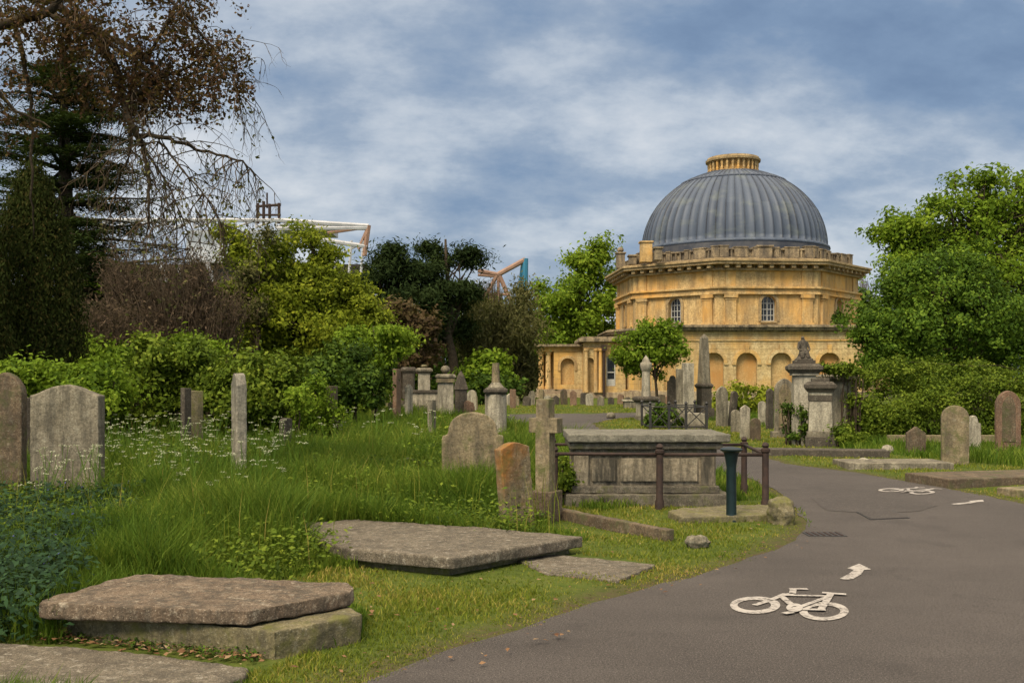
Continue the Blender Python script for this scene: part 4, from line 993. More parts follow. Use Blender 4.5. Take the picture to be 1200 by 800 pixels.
# seated, draped figure on top
def figure_on(px, py0, py1, Y, label, mat, name='statue', w=1.0):
    x, _, z0 = W(px, py0, Y); z1 = CAM_H - (py1 - HOR) / FPX * Y; h = z1 - z0
    t = thing(name, label, 'statue', (x, Y, z0))
    bm = bmesh.new(); me = bpy.data.meshes.new('body')
    J = [((0, 0, 0.02), 0.24), ((0.02, 0.03, 0.22), 0.21), ((0.03, 0.04, 0.42), 0.15), ((0.0, 0.0, 0.60), 0.15), ((-0.01, -0.02, 0.74), 0.07), ((-0.03, -0.05, 0.88), 0.095),
         ((-0.16, -0.03, 0.64), 0.065), ((-0.21, -0.12, 0.42), 0.05), ((-0.10, -0.2, 0.34), 0.04), ((0.16, 0.0, 0.63), 0.065), ((0.22, -0.08, 0.40), 0.05), ((0.12, -0.2, 0.30), 0.04),
         ((-0.09, -0.22, 0.24), 0.11), ((-0.09, -0.27, 0.04), 0.09), ((0.1, -0.2, 0.22), 0.11), ((0.12, -0.27, 0.04), 0.09)]
    E = [(0, 1), (1, 2), (2, 3), (3, 4), (4, 5), (3, 6), (6, 7), (7, 8), (3, 9), (9, 10), (10, 11), (1, 12), (12, 13), (1, 14), (14, 15)]
    vs = [bm.verts.new((p[0] * h * w, p[1] * h * w, p[2] * h)) for p, r in J]
    for a, b in E: bm.edges.new((vs[a], vs[b]))
    bm.to_mesh(me); bm.free(); me.materials.append(mat)
    o = bpy.data.objects.new('body', me); COL.objects.link(o); o.parent = t
    m = o.modifiers.new('skin', 'SKIN'); m.use_smooth_shade = True
    for i, (p, r) in enumerate(J): me.skin_vertices[0].data[i].radius = (r * h * 0.82, r * h * 0.82)
    me.skin_vertices[0].data[0].use_root = True
    s = o.modifiers.new('sub', 'SUBSURF'); s.levels = 2; s.render_levels = 2
    mb = MB(); mb.lathe([(0.34 * h, -0.0), (0.34 * h, 0.04 * h), (0.26 * h, 0.10 * h), (0.17 * h, 0.26 * h)], 12, (0.02, 0.0)); obj('drapery', mb, mat, t, smooth=True)
    return t
figure_on(941, 422, 390, Yst, 'small dark weathered figure seated on the tall pedestal', M['dark_stone'])
monument('ivy_pedestal', 982, 515, 'broad pale tomb block with ivy on its top, between the statue pedestal and the hedge', 'monument',
         [('plinth', 'box', 22, 500, 516, 'grey_stone'), ('die', 'box', 19, 447, 500, 'pale_stone', 0.04), ('cap', 'cap', 23, 438, 447, 'grey_stone')], rz=-12)
monument('draped_column', 757, 492, 'pale twisted draped column on a square pedestal with dark cap, left of the small tree trunk', 'monument',
         [('base', 'box', 11, 487, 493, 'grey_stone'), ('die', 'box', 9.5, 471, 487, 'pale_stone'), ('cap', 'cap', 13, 464, 471, 'dark_stone'), ('column', 'column', 5.5, 430, 464, 'pale_stone', 0.2), ('drapery', 'urn', 7, 416, 445, 'pale_stone')], rz=10)
monument('broken_column', 581, 522, 'pale round pedestal with a dark cap and short broken column on top', 'monument',
         [('base', 'box', 15, 506, 523, 'tan_stone'), ('drum', 'column', 13, 462, 507, 'pale_stone', 0.03), ('cap', 'cap', 14, 454, 462, 'dark_stone'), ('shoulder', 'column', 10, 448, 454, 'grey_stone', 0.5), ('column', 'column', 5, 425, 449, 'tan_stone', 0.2)])
monument('urn_pedestal', 522, 494, 'square pedestal crowned by a round lidded urn among the middle graves', 'monument',
         [('base', 'box', 12, 487, 495, 'grey_stone'), ('die', 'box', 9, 448, 487, 'pale_stone', 0.05), ('neck', 'box', 10.5, 443, 448, 'tan_stone'), ('cap', 'cap', 11.5, 438, 444, 'grey_stone'), ('urn', 'ball', 5.8, 428, 438, 'grey_stone')], rz=8)
monument('pinnacle_stone', 540, 492, 'dark narrow pinnacle monument right of the round urn pedestal', 'monument',
         [('base', 'box', 8, 480, 493, 'dark_stone'), ('die', 'box', 5.5, 456, 480, 'dark_stone'), ('spire', 'obelisk', 6.5, 434, 456, 'dark_stone', 0.55)], rz=30)
monument('tiered_monument', 497, 484, 'tall pedestal with a small finial standing on a broad stepped tomb', 'monument',
         [('tomb_base', 'box', 24, 474, 485, 'grey_stone'), ('tomb', 'slab', 22, 460, 474, 'pale_stone'), ('ledge', 'slab', 25, 457, 460, 'dark_stone'), ('die', 'box', 7, 437, 457, 'pale_stone'), ('cap', 'cap', 10, 431, 437, 'grey_stone'), ('finial', 'ball', 4, 427, 431, 'tan_stone')], rz=5)
monument('box_pedestal', 479, 482, 'squat dark grey pedestal left of the tiered tomb with finial', 'monument',
         [('base', 'box', 9, 472, 483, 'dark_stone'), ('die', 'box', 6.5, 436, 472, 'dark_stone'), ('cap', 'cap', 8.5, 430, 437, 'dark_stone')], rz=0)

# distant rows of graves
rr = random.Random(21)
KN = ['round', 'gable', 'square', 'segment', 'gothic', 'shoulder']; MT = ['tan_stone', 'pale_stone', 'grey_stone', 'red_stone', 'brown_stone', 'dark_stone']
def row(pxs, base, hpx, group, label):
    for i, px in enumerate(pxs):
        k = rr.choice(KN); hh = hpx * rr.uniform(0.7, 1.25); b = base + rr.uniform(-1.2, 1.2)
        H(px, rr.uniform(6.5, 10), b - hh, b, k, rr.choice(MT), label, rz=rr.uniform(-35, 35), thick=0.14, group=group, side=rr.uniform(-4, 4))
row([597, 604, 617, 623, 634, 642, 651, 661, 672, 683, 691, 704], 475, 15, 'small distant headstones before the left wing', 'small distant headstone in the row before the chapel wing')
row([395, 404, 412, 419, 427, 433, 440, 448, 455, 470, 488, 512, 549, 556], 480, 18, 'small headstones left of the urn pedestals', 'small distant headstone among the graves left of the path junction')
row([412, 424, 437, 446, 457, 547, 553], 492, 20, 'headstones half sunk in the far meadow', 'weathered headstone half hidden by the far meadow plants')
row([716, 727, 736, 775, 783], 474, 12, 'headstones in front of the drainpipe', 'tiny distant headstone on the lawn before the chapel doorway')
for px, b, k, m, l in ((553, 481, 'round', 'pale_stone', 'rounded pale headstone right of the dark pinnacle monument'), ):
    H(px, 11, b - 24, b, k, m, l)
# orange-brown pair of posts by the path junction
H(601, 7, 456, 478, 'square', 'red_stone', 'upright orange-brown stone left of the broken column, at the junction', rz=0, thick=0.2)
monument('table_tomb', 745, 478, 'low grey table tomb on the far lawn behind the draped column', 'tomb', [('base', 'slab', 14, 470, 479, 'grey_stone'), ('top', 'slab', 16, 468, 470, 'pale_stone')])

# ------------------------------------------------------------------ slabs
def slab(name, px, z0, z1, mat, label, cat, rough=0.02, disp=0.025, parts=None):
    P_ = [G(x, y, z1) for x, y in px]; c = (sum(p[0] for p in P_) / len(P_), sum(p[1] for p in P_) / len(P_))
    ar_ = sum(P_[i][0] * P_[(i + 1) % len(P_)][1] - P_[(i + 1) % len(P_)][0] * P_[i][1] for i in range(len(P_)))
    if ar_ < 0: P_ = P_[::-1]
    mb = MB(); mb.prism([(x - c[0], y - c[1]) for x, y in P_], z0, z1)
    o = obj(name, mb, M[mat], None, rough=rough, disp=disp, rscale=0.10); o.location = (*c, 0); tag(o, label, cat); return o, c, P_
SLABS = []
o, c, p = slab('ledger_slab', [(46, 706), (50, 701), (160, 672), (300, 677), (406, 683), (415, 688), (410, 693), (290, 715), (230, 713)], 0.178, 0.268, 'slab_stone',
               'thick pitted brown ledger stone lying askew on a lower block in the left foreground', 'grave slab', 0.011, 0.016)
SLABS.append([G(*q, 0.0) for q in [(60, 740), (190, 700), (400, 712), (425, 745), (300, 790), (80, 770)]])
o, c2, p = slab('plinth_block', [(78, 716), (190, 700), (380, 702), (402, 706), (424, 720), (322, 740), (280, 735), (110, 722)], -0.1, 0.168, 'moss_stone',
                'low block under the thick ledger stone, its right end slipped out and mossy', 'grave base', 0.012, 0.014)
slab('grave_slab', [(-60, 752), (0, 752), (150, 762), (262, 776), (292, 782), (287, 790), (240, 806), (180, 830), (-60, 830)], -0.05, 0.055, 'slab_grey',
     'flat weathered slab in the bottom left corner, cut by the frame', 'grave slab', 0.014, 0.012)
SLABS.append([G(*q, 0.0) for q in [(-60, 752), (150, 762), (295, 782), (180, 830), (-60, 830)]])
o, c, p = slab('ledger_slab', [(340, 619), (362, 611), (418, 608), (560, 617), (684, 628), (531, 653), (405, 642)], 0.065, 0.165, 'slab_grey',
               'large flat grey-brown ledger stone raised above the mown grass in the centre left', 'grave slab', 0.014, 0.012)
SLABS.append([(q[0], q[1]) for q in p])
q2 = [(c[0] + (q[0] - c[0]) * 0.93, c[1] + (q[1] - c[1]) * 0.90) for q in p]
mb = MB(); mb.prism([(a - c[0], b - c[1]) for a, b in q2], -0.1, 0.064); o2 = obj('plinth_block', mb, M['moss_stone'], None, rough=0.03, disp=0.02); o2.location = (*c, 0)
tag(o2, 'shadowed low base under the large flat ledger stone', 'grave base')
slab('paving_slab', [(600, 652), (650, 649), (735, 657), (768, 661), (725, 679), (640, 672)], -0.05, 0.03, 'slab_grey', 'thin flat stone flush with the grass beside the large ledger stone', 'grave slab', 0.014, 0.012)
SLABS.append([G(*q, 0.0) for q in [(600, 652), (650, 649), (735, 657), (768, 661), (725, 679), (640, 672)]])
# long low kerb stone behind the cross
def bar_stone(name, a, b, w, z0, z1, mat, label, cat, rough=0.016, disp=0.015):
    a = Vector(a); b = Vector(b); c = (a + b) / 2; d = (b - a); n = Vector((-d.y, d.x)).normalized() * w / 2
    mb = MB(); mb.prism([tuple(a - c - n), tuple(b - c - n), tuple(b - c + n), tuple(a - c + n)], z0, z1)
    o = obj(name, mb, M[mat], None, rough=rough, disp=disp) if rough else obj(name, mb, M[mat], None, bevel=0.015)
    o.location = (c.x, c.y, 0); tag(o, label, cat); return o
bar_stone('grave_kerb', G(657, 597, 0.1), G(786, 622, 0.1), 0.11, -0.06, 0.115, 'brown_stone', 'long low brown kerb stone running from the cross towards the path', 'grave kerb')
Yr = 9.35
bm_r = MB(); bm_r.lathe([(0.11, -0.03), (0.13, 0.03), (0.09, 0.075), (0.03, 0.085)], 7); o = obj('rock', bm_r, M['grey_stone'], None, rough=0.010, disp=0.05, rscale=0.08)
p = G(818, 640); o.location = (p[0], p[1], 0.02); o.scale = (1, 0.7, 0.9); tag(o, 'small broken lump of stone lying in the short grass left of the path', 'rock')
# right side ledgers
bar_stone('grave_kerb', G(882, 526, 0.12), G(1040, 528, 0.12), 0.5, -0.05, 0.14, 'dark_stone', 'dark low kerb in front of the two pedestals', 'grave kerb', rough=0)
bar_stone('ledger_slab', G(985, 541, 0.1), G(1105, 541, 0.1), 0.9, -0.05, 0.12, 'grey_stone', 'grey low ledger stone on the right verge before the small brown headstone', 'grave slab', rough=0)
bar_stone('stone_rail', G(1040, 523, 0.0), G(1165, 523, 0.0), 0.15, 0.1, 0.26, 'tan_stone', 'low horizontal stone rail passing behind the tall tan headstone', 'stone rail', rough=0)
bar_stone('ledger_slab', G(1085, 558, 0.12), G(1260, 553, 0.12), 1.0, -0.05, 0.13, 'brown_stone', 'wide brown ledger stone on the verge at the right edge', 'grave slab', rough=0)
bar_stone('kerb_block', G(1180, 574, 0.08), G(1260, 570, 0.08), 0.35, -0.05, 0.1, 'tan_stone', 'short pale kerb block at the very right edge', 'grave kerb', rough=0)
bar_stone('grave_kerb', G(640, 503.5, 0.05), G(668, 520, 0.05), 0.15, -0.05, 0.1, 'tan_stone', 'short kerb at the path edge behind the cross', 'grave kerb', rough=0) if False else None
for i, (x, y, s_, l) in enumerate(((1040, 531, .12, 'pale round boulder at the end of the dark low kerb'), (1012, 546, .1, 'small pale boulder on the right verge before the grey ledger stone'), (716, 490, .16, 'small round stone on the grass island of the path junction'), (783, 497, .13, 'small pale stone on the grass island near the X railing'))):
    mb = MB(); mb.lathe([(s_, -0.03), (s_ * 1.15, s_ * 0.5), (s_ * 0.8, s_ * 1.1), (s_ * 0.2, s_ * 1.3)], 8); o = obj('boulder', mb, M['pale_stone' if i < 2 else 'grey_stone'], None, smooth=True); p = G(x, y); o.location = (p[0], p[1], 0.02); o.rotation_euler = (0, 0, i); tag(o, l, 'rock')

# ------------------------------------------------------------------ chest tomb, railing, bollard
Yt = 12.35; x0, x1 = X(671, Yt), X(841, Yt); xm = (x0 + x1) / 2; D = 1.05
t = thing('chest_tomb', 'big pale chest tomb with a heavy moulded grey lid beside the path', 'tomb', (xm, Yt + D / 2, 0))
hw = (x1 - x0) / 2
def tb_(name, dx, dy, z0, z1, mat, rough=0.016, disp=0.012, ox=0, oy=0, **k):
    mb = MB(); mb.box(-hw - dx + ox, hw + dx + ox, -D / 2 - dy + oy, D / 2 + dy + oy, z0, z1); return obj(name, mb, M[mat], t, rough=rough, disp=disp, **k)
tb_('lid', 0.10, 0.10, 0.785, 0.885, 'tomb_lid', ox=0.04)
tb_('lid_moulding', 0.045, 0.045, 0.70, 0.782, 'tomb_cap', ox=0.01); tb_('cornice', -0.005, -0.005, 0.625, 0.697, 'tomb_cap')
mb = MB(); mb.box(-hw + 0.05, hw - 0.05, -D / 2 + 0.05, D / 2 - 0.05, 0.25, 0.62); obj('body', mb, M['tomb_stone'], t)
for ux in (-hw + 0.11, hw - 0.11):
    for uy in (-D / 2 + 0.10, D / 2 - 0.10):
        mb = MB(); mb.box(ux - 0.09, ux + 0.09, uy - 0.09, uy + 0.09, 0.25, 0.622); obj('corner_pier', mb, M['tomb_stone'], t, bevel=0.008)
mb = MB(); 
for a, b in ((-hw + 0.24, -0.36), (-0.30, hw - 0.24)):
    mb = MB(); mb.box(a, b, -D / 2 + 0.02, -D / 2 + 0.06, 0.30, 0.585); obj('side_panel', mb, M['tomb_stone'], t, bevel=0.008)
tb_('plinth', 0.02, 0.02, 0.16, 0.25, 'tomb_cap'); tb_('step', 0.12, 0.10, -0.06, 0.158, 'tomb_cap', disp=0.02, ox=0.03)
SLABS.append([(xm - hw - .1, Yt - .05), (xm + hw + .2, Yt - .05), (xm + hw + .2, Yt + D + .1), (xm - hw - .1, Yt + D + .1)])
# kerb platform under the railing corner
slab('stone_kerb', [(783, 598), (800, 594), (905, 590), (918, 596), (912, 602), (800, 606)], -0.06, 0.085, 'moss_stone', 'low mossy kerb slab under the right corner of the iron railing', 'grave kerb', 0.016, 0.02)
mb = MB(); mb.lathe([(0.14, -0.05), (0.16, 0.1), (0.13, 0.24), (0.04, 0.29)], 8); o = obj('boulder', mb, M['moss_stone'], None, rough=0.014, disp=0.05, rscale=0.1); p = G(915, 613); o.location = (p[0], p[1], 0); tag(o, 'rounded mossy stone lump at the grass corner by the path', 'rock')
Yq = 12.02
t = thing('iron_railing', 'rusty brown railing of stout turned posts and one bar around the chest tomb', 'railing', (X(773, Yq), Yq, 0))
def post(x, y, h, hw_=0.042):
    mb = MB(); mb.lathe([(hw_ * 1.35, -0.05), (hw_ * 1.3, 0.10), (hw_, 0.13), (hw_ * 0.95, h - 0.12), (hw_ * 1.3, h - 0.10), (hw_ * 1.3, h - 0.07), (hw_ * 0.7, h - 0.055), (hw_ * 1.1, h - 0.03), (hw_ * 0.7, h), (0.01, h + 0.01)], 12, (x, y))
    return obj('post', mb, M['iron_brown'], t, world=True, autos=35)
pl = X(650, Yq + 0.1); pmx = X(773, Yq); pr = X(897, Yq - 0.05)
post(pl, Yq + 0.1, 0.74); post(pmx, Yq, 0.78); post(pr, Yq - 0.05, 0.80); post(pl + 0.05, Yq + 1.75, 0.74); post(pr + 0.15, Yq + 1.7, 0.76)
for a, b in (((pl, Yq + 0.1), (pmx, Yq)), ((pmx, Yq), (pr, Yq - 0.05)), ((pl, Yq + 0.1), (pl + 0.05, Yq + 1.75)), ((pr, Yq - 0.05), (pr + 0.15, Yq + 1.7)), ((pl + 0.05, Yq + 1.75), (pr + 0.15, Yq + 1.7))):
    mb = MB(); mb.tube([(*a, 0.66), (*b, 0.66)], 0.021, 8); obj('rail', mb, M['iron_brown'], t, world=True, smooth=True)
Yb = 10.98
t = thing('bollard', 'dark green iron bollard with a flared flat head at the grass edge', 'bollard', (X(857, Yb), Yb, 0))
mb = MB(); mb.lathe([(0.075, -0.05), (0.075, 0.03), (0.060, 0.06), (0.056, 0.10), (0.053, 0.60), (0.058, 0.64), (0.072, 0.72), (0.085, 0.765)], 24); obj('shaft', mb, M['bollard'], t, autos=40)
mb = MB(); mb.lathe([(0.085, 0.765), (0.118, 0.785), (0.122, 0.80), (0.10, 0.812), (0.04, 0.822)], 24); obj('cap', mb, M['bollard'], t, autos=40)
# low X railing in front of the small tree
Yx = CAM_H * FPX / 64; xl, xr_ = X(762, Yx), X(828, Yx)
t = thing('cross_braced_railing', 'low dark iron grave railing with X-shaped bracing near the small tree', 'railing', ((xl + xr_) / 2, Yx, 0))
for px in (762, 784, 804, 828):
    for dy in (0, 1.9):
        x = X(px, Yx); mb = MB(); mb.box(x - 0.035, x + 0.035, Yx + dy - 0.035, Yx + dy + 0.035, -0.05, 0.74); mb.lathe([(0.02, 0.74), (0.055, 0.79), (0.01, 0.85)], 8, (x, Yx + dy)); obj('post', mb, M['iron_dark'], t, world=True)
for a, b in ((762, 784), (784, 804), (804, 828)):
    for dy in (0, 1.9):
        mb = MB(); xa, xb = X(a, Yx), X(b, Yx); y = Yx + dy
        mb.tube([(xa, y, 0.68), (xb, y, 0.68)], 0.02, 6); mb.tube([(xa, y, 0.10), (xb, y, 0.10)], 0.02, 6); mb.tube([(xa, y, 0.10), (xb, y, 0.68)], 0.016, 6); mb.tube([(xa, y - 0.02, 0.68), (xb, y - 0.02, 0.10)], 0.016, 6); obj('braced_panel', mb, M['iron_dark'], t, world=True)
for x in (xl, xr_):
    mb = MB(); mb.tube([(x, Yx, 0.68), (x, Yx + 1.9, 0.68)], 0.02, 6); mb.tube([(x, Yx, 0.1), (x, Yx + 1.9, 0.1)], 0.02, 6); obj('rail', mb, M['iron_dark'], t, world=True)
monument('grave_block', 813, 502, 'low pale tomb block enclosed by the X-braced railing', 'tomb', [('base', 'box', 13, 497, 504, 'grey_stone'), ('block', 'box', 11, 484, 497, 'pale_stone')])
# ------------------------------------------------------------------ trees
tree('round_tree', 'small round-crowned green tree on a thin trunk before the chapel', 'tree', 770, [(765, 412, 36, 24), (742, 420, 22, 16), (788, 400, 20, 20), (775, 385, 16, 16), (757, 397, 22, 16)], 37.5,
     215, 44, 0.13, L['fresh'], per_bough=3, clump=0.26, trunk_r=0.07, limbs=30, shell=0.3)
tree('chestnut_tree', 'broad bright green tree with open branching behind the dense round tree on the right', 'tree', 1150,
     [(1100, 265, 62, 42), (1155, 235, 50, 38), (1060, 310, 36, 45), (1200, 250, 60, 55), (1130, 310, 70, 60), (1260, 290, 70, 80), (1045, 270, 18, 22), (1190, 340, 60, 60)], 44, 700, 62, 0.18, L['fresh'], per_bough=4, trunk_top=9.0,
     clump=0.6, trunk_r=0.42, limbs=110, shell=0.2, flat=0.6)
tree('holly_tree', 'dense rounded dark green tree directly above the hedge on the right', 'tree', 1090,
     [(1100, 372, 80, 66), (1054, 395, 44, 42), (1145, 390, 50, 52), (1090, 335, 55, 36), (1030, 405, 25, 28), (1180, 402, 25, 38)], 30, 860, 75, 0.10, L['holly'], per_bough=4, clump=0.34, trunk_r=0.25, limbs=14, shell=0.72, flat=0.8)
tree('sycamore_tree', 'tall fresh green tree with visible trunk left of the chapel', 'tree', 680,
     [(690, 308, 28, 24), (668, 342, 36, 26), (704, 340, 24, 34), (652, 372, 30, 28), (690, 390, 38, 40), (638, 350, 16, 14), (708, 405, 26, 36), (645, 410, 30, 36)], 84, 420, 66, 0.30, L['fresh'], per_bough=7,
     clump=1.0, trunk_r=0.38, limbs=50, shell=0.3, flat=0.75)
tree('willow_tree', 'drooping olive-brown tree between the dark pines and the fresh green tree', 'tree', 595,
     [(597, 388, 42, 38), (575, 410, 40, 42), (604, 392, 20, 44), (606, 360, 22, 16), (562, 388, 20, 36), (600, 432, 22, 28)], 62, 400, 70, 0.26, L['olive'], clump=0.7, aspect=0.3, trunk_r=0.3, limbs=24, shell=0.5, flat=1.4, droop=1.0, upbias=0)
tree('pine_tree', 'tall dark pine with a domed top rising highest among the evergreens', 'tree', 530,
     [(520, 290, 30, 20), (538, 315, 32, 22), (510, 325, 30, 24), (525, 355, 34, 30), (520, 400, 32, 40)], 58, 260, 100, 0.24, L['pine'], clump=0.75, aspect=0.3, trunk_r=0.35, limbs=30, shell=0.45, flat=0.6)
tree('pine_tree', 'broad dark pine left of the tallest one, behind the yellow-green tree', 'tree', 455,
     [(435, 310, 32, 24), (470, 310, 30, 20), (415, 325, 22, 30), (455, 345, 50, 34), (485, 345, 26, 36), (440, 395, 50, 45)], 57, 300, 100, 0.25, L['pine'], clump=0.8, aspect=0.3, trunk_r=0.38, limbs=24, shell=0.5, flat=0.6)
tree('copper_shrub_tree', 'rounded purple-brown tree below the dark pines', 'tree', 470, [(470, 375, 42, 28), (490, 400, 26, 34), (440, 385, 30, 22)], 50, 260, 50, 0.24, L['purple'], clump=0.5, trunk_r=0.2, shell=0.6)
tree('acacia_tree', 'tall yellow-green tree with drooping sprays in the centre left', 'tree', 375,
     [(352, 300, 34, 36), (378, 285, 22, 24), (335, 345, 55, 42), (385, 345, 42, 46), (360, 395, 76, 42), (420, 375, 40, 34), (315, 385, 40, 36), (450, 392, 34, 22)], 35, 800, 74, 0.14, L['gold'], per_bough=6, clump=0.5, trunk_r=0.22, limbs=44, shell=0.45, flat=0.55, aspect=0.5)
tree('ivy_clad_tree', 'yellow-green tree with brownish ivy on its stem, left of the tall drooping one', 'tree', 298,
     [(296, 285, 30, 28), (285, 320, 26, 36), (310, 330, 24, 46), (280, 355, 24, 30)], 34, 240, 76, 0.13, L['gold'], clump=0.42, trunk_r=0.2, limbs=24, shell=0.5, flat=0.7)
tree('ivy_column', 'brown-green ivy mass climbing the stem in front of the yellow-green tree', 'ivy', 300, [(305, 300, 13, 34), (300, 345, 14, 36)], 33.2, 80, 60, 0.11, L['olive'], clump=0.3, trunk_r=0.12, shell=0.4)
tree('maple_tree', 'low spreading bright green tree right of the yellow-green one', 'tree', 440, [(435, 395, 36, 20), (472, 388, 26, 12), (412, 410, 26, 28), (455, 418, 32, 14)], 31, 220, 70, 0.12, L['fresh'], clump=0.36, trunk_r=0.12, limbs=22, shell=0.5, flat=0.55)

# cedar: flat tiers of needles on level boughs
def cedar():
    Y = 33; px0 = 75; bx = X(px0, Y); t = thing('cedar_tree', 'large dark cedar with flat tiered boughs behind the overhanging branches', 'tree', (bx, Y, 0))
    rg = np.random.default_rng(3); mb = MB(); s = Y / FPX; topz = CAM_H + (HOR - 45) * s
    mb.tube([(bx, Y, -0.1), (bx + 0.1, Y, topz * 0.4), (bx - 0.05, Y, topz)], [0.45, 0.3, 0.06], 10)
    P_, O_, T_ = [], [], []
    tiers = 17
    for i in range(tiers):
        q = i / (tiers - 1); z = CAM_H + (HOR - (400 - q * 330)) * s
        Lb = (112 * (1 - q) ** 0.5 + 26) * s
        nb = 9
        for k in range(nb):
            a = 2 * math.pi * (k / nb) + i * 1.3 + rg.uniform(-.3, .3); lb = Lb * rg.uniform(0.65, 1.12)
            end = Vector((bx + math.cos(a) * lb, Y + math.sin(a) * lb, z + rg.uniform(-0.7, 0.5)))
            st_ = Vector((bx, Y, z - 0.15)); mid = st_.lerp(end, 0.5) + Vector((0, 0, 0.12))
            mb.tube([st_, mid, end], [0.09, 0.05, 0.012], 5)
            for j in range(int(11 + lb * 3)):
                u = rg.uniform(0.25, 1.05); c = st_.lerp(end, u); tone = rg.uniform(0.1, 0.9); n = 34
                side = rg.normal(0, 0.35 * (1.15 - u * 0.6)); cc_ = np.array(c) + np.array([-math.sin(a) * side, math.cos(a) * side, 0])
                off = rg.normal(0, 1, (n, 3)) * np.array([0.20, 0.20, 0.05]); off[:, 2] -= (off[:, 0] ** 2 + off[:, 1] ** 2) * 0.8
                P_.append(cc_ + off); O_.append(np.tile([0, 0, 1.0], (n, 1)) + off * 0.3); T_.append(np.full(n, tone))
    p = np.concatenate(P_); o = np.concatenate(O_); tn = np.concatenate(T_)
    v, f, r, g = leaves(p, o, 0.15, 0.3, 0.45, tn, 0.5); np_mesh('crown', v, f, 4, L['cedar'], r, g, parent=t)
    obj('trunk', mb, M['bark'], t, world=True, smooth=True)
cedar()
def yew(px, Y, w, top, base, label, mat, n=9000, leaf=0.13, name='yew_tree'):
    """pointed egg-shaped crown of upright sprays"""
    rg = np.random.default_rng(abs(int(px)) + 5); s = Y / FPX; bx = X(px, Y); H_ = (CAM_H - (top - HOR) * s); t = thing(name, label, 'tree', (bx, Y, 0))
    ns = n // 30; z = rg.random(ns) ** 0.85; a = rg.uniform(0, 2 * math.pi, ns)
    prof = (np.sin(np.clip(z, 0, 1) ** 0.75 * math.pi * 0.93 + 0.18)) ** 0.75 * w * s
    rad = prof * rg.uniform(0.80, 1.05, ns)
    c = np.stack([bx + np.cos(a) * rad, Y + np.sin(a) * rad, z * H_ + 0.1], 1); kk = np.repeat(np.arange(ns), 30)
    off = rg.normal(0, 1, (len(kk), 3)) * np.array([0.10, 0.10, 0.26]); p = c[kk] + off
    o = np.stack([np.cos(a[kk]), np.sin(a[kk]), 0.2 + 0 * kk], 1); tone = np.clip(rg.normal(0.5, 0.25, ns), 0, 1)[kk]
    n_ = len(p); nr = norm(o + rg.normal(0, 0.5, (n_, 3))); tt = norm(np.array([0, 0, 1.0]) + rg.normal(0, 0.35, (n_, 3)) + o * 0.3); b = norm(np.cross(nr, tt)); tt = norm(np.cross(b, nr))
    sz = leaf * rg.uniform(0.6, 1.4, (n_, 1)); v = np.stack([p - tt * sz * .6, p + b * sz * .22, p + tt * sz * .6, p - b * sz * .22], 1).reshape(-1, 3)
    np_mesh('crown', v, np.arange(n_ * 4).reshape(n_, 4), 4, mat, rg.random(n_), tone, parent=t)
    mb = MB(); mb.tube([(bx, Y, -0.1), (bx, Y, H_ * 0.5), (bx, Y, H_ * 0.9)], [0.3, 0.2, 0.03], 9)
    for _ in range(40):
        i = rg.integers(ns); mb.tube([(bx, Y, c[i][2] * 0.6), tuple((np.array([bx, Y, c[i][2] * 0.85]) + c[i]) / 2), tuple(c[i])], [0.05, 0.03, 0.01], 4)
    obj('trunk', mb, M['bark'], t, world=True, smooth=True)
yew(38, 23, 56, 215, 440, 'tall egg-shaped dark yew at the left edge in front of the cedar', L['yew'], 60000, 0.075)
yew(-60, 21, 70, 190, 440, 'dark yew cut off by the left edge, mostly outside the photo', L['yew'], 30000, 0.09)

# twiggy shrubs without full leaf
def twig_shrub(name, label, px, Y, blobs, n, mat, leafn, lmat, group=None, r0=0.02):
    rg = random.Random(int(px)); bx = X(px, Y); t = thing(name, label, 'shrub', (bx, Y, 0), 0, group); mb = MB(); Bw = px_blobs(blobs, Y); tips = []
    for i in range(n):
        b = rg.choice(Bw); a = rg.uniform(0, 6.28); el = math.acos(rg.uniform(-0.35, 1)); rr_ = rg.uniform(0.6, 1.05)
        e = Vector((b[0] + b[3] * rr_ * math.sin(el) * math.cos(a), b[1] + b[4] * rr_ * math.sin(el) * math.sin(a), b[2] + b[5] * rr_ * math.cos(el)))
        s0 = Vector((bx + (e.x - bx) * 0.45 + rg.uniform(-.4, .4), Y + (e.y - Y) * 0.4, 0 if rg.random() < 0.4 else max(0, e.z * rg.uniform(0.2, 0.6))))
        pts = [s0]; 
        for j in range(1, 6):
            q = j / 5; p = s0.lerp(e, q) + Vector((rg.uniform(-1, 1), rg.uniform(-1, 1), rg.uniform(-.5, 1))) * 0.10; pts.append(p)
        mb.tube(pts, [r0 * (1 - 0.75 * j / 5) for j in range(6)], 3)
        for j in range(3):
            k = rg.randint(2, 5); d = Vector((rg.uniform(-1, 1), rg.uniform(-1, 1), rg.uniform(-.3, 1))) * 0.45
            mb.tube([pts[k], pts[k] + d * 0.5 + Vector((0, 0, .05)), pts[k] + d], [r0 * 0.45, r0 * 0.3, r0 * 0.15], 3); tips.append(pts[k] + d)
    obj('stem', mb, M['twig'], t, world=True)
    tp = np.array([tuple(x) for x in tips]); rgn = np.random.default_rng(7); kk = rgn.integers(0, len(tp), leafn); p = tp[kk] + rgn.normal(0, 0.16, (leafn, 3))
    v, f, r, g = leaves(p, rgn.normal(0, 1, (leafn, 3)), 0.11, 0.3, 0.8); np_mesh('crown', v, f, 4, lmat, r, g, parent=t)
    return t
twig_shrub('bare_shrub', 'large reddish-brown twiggy shrub left of the yellow-green trees', 215, 30, [(200, 340, 46, 52), (245, 372, 46, 42), (165, 375, 50, 46), (140, 330, 22, 34), (228, 330, 24, 30)], 1500, None, 8000, L['bare'])
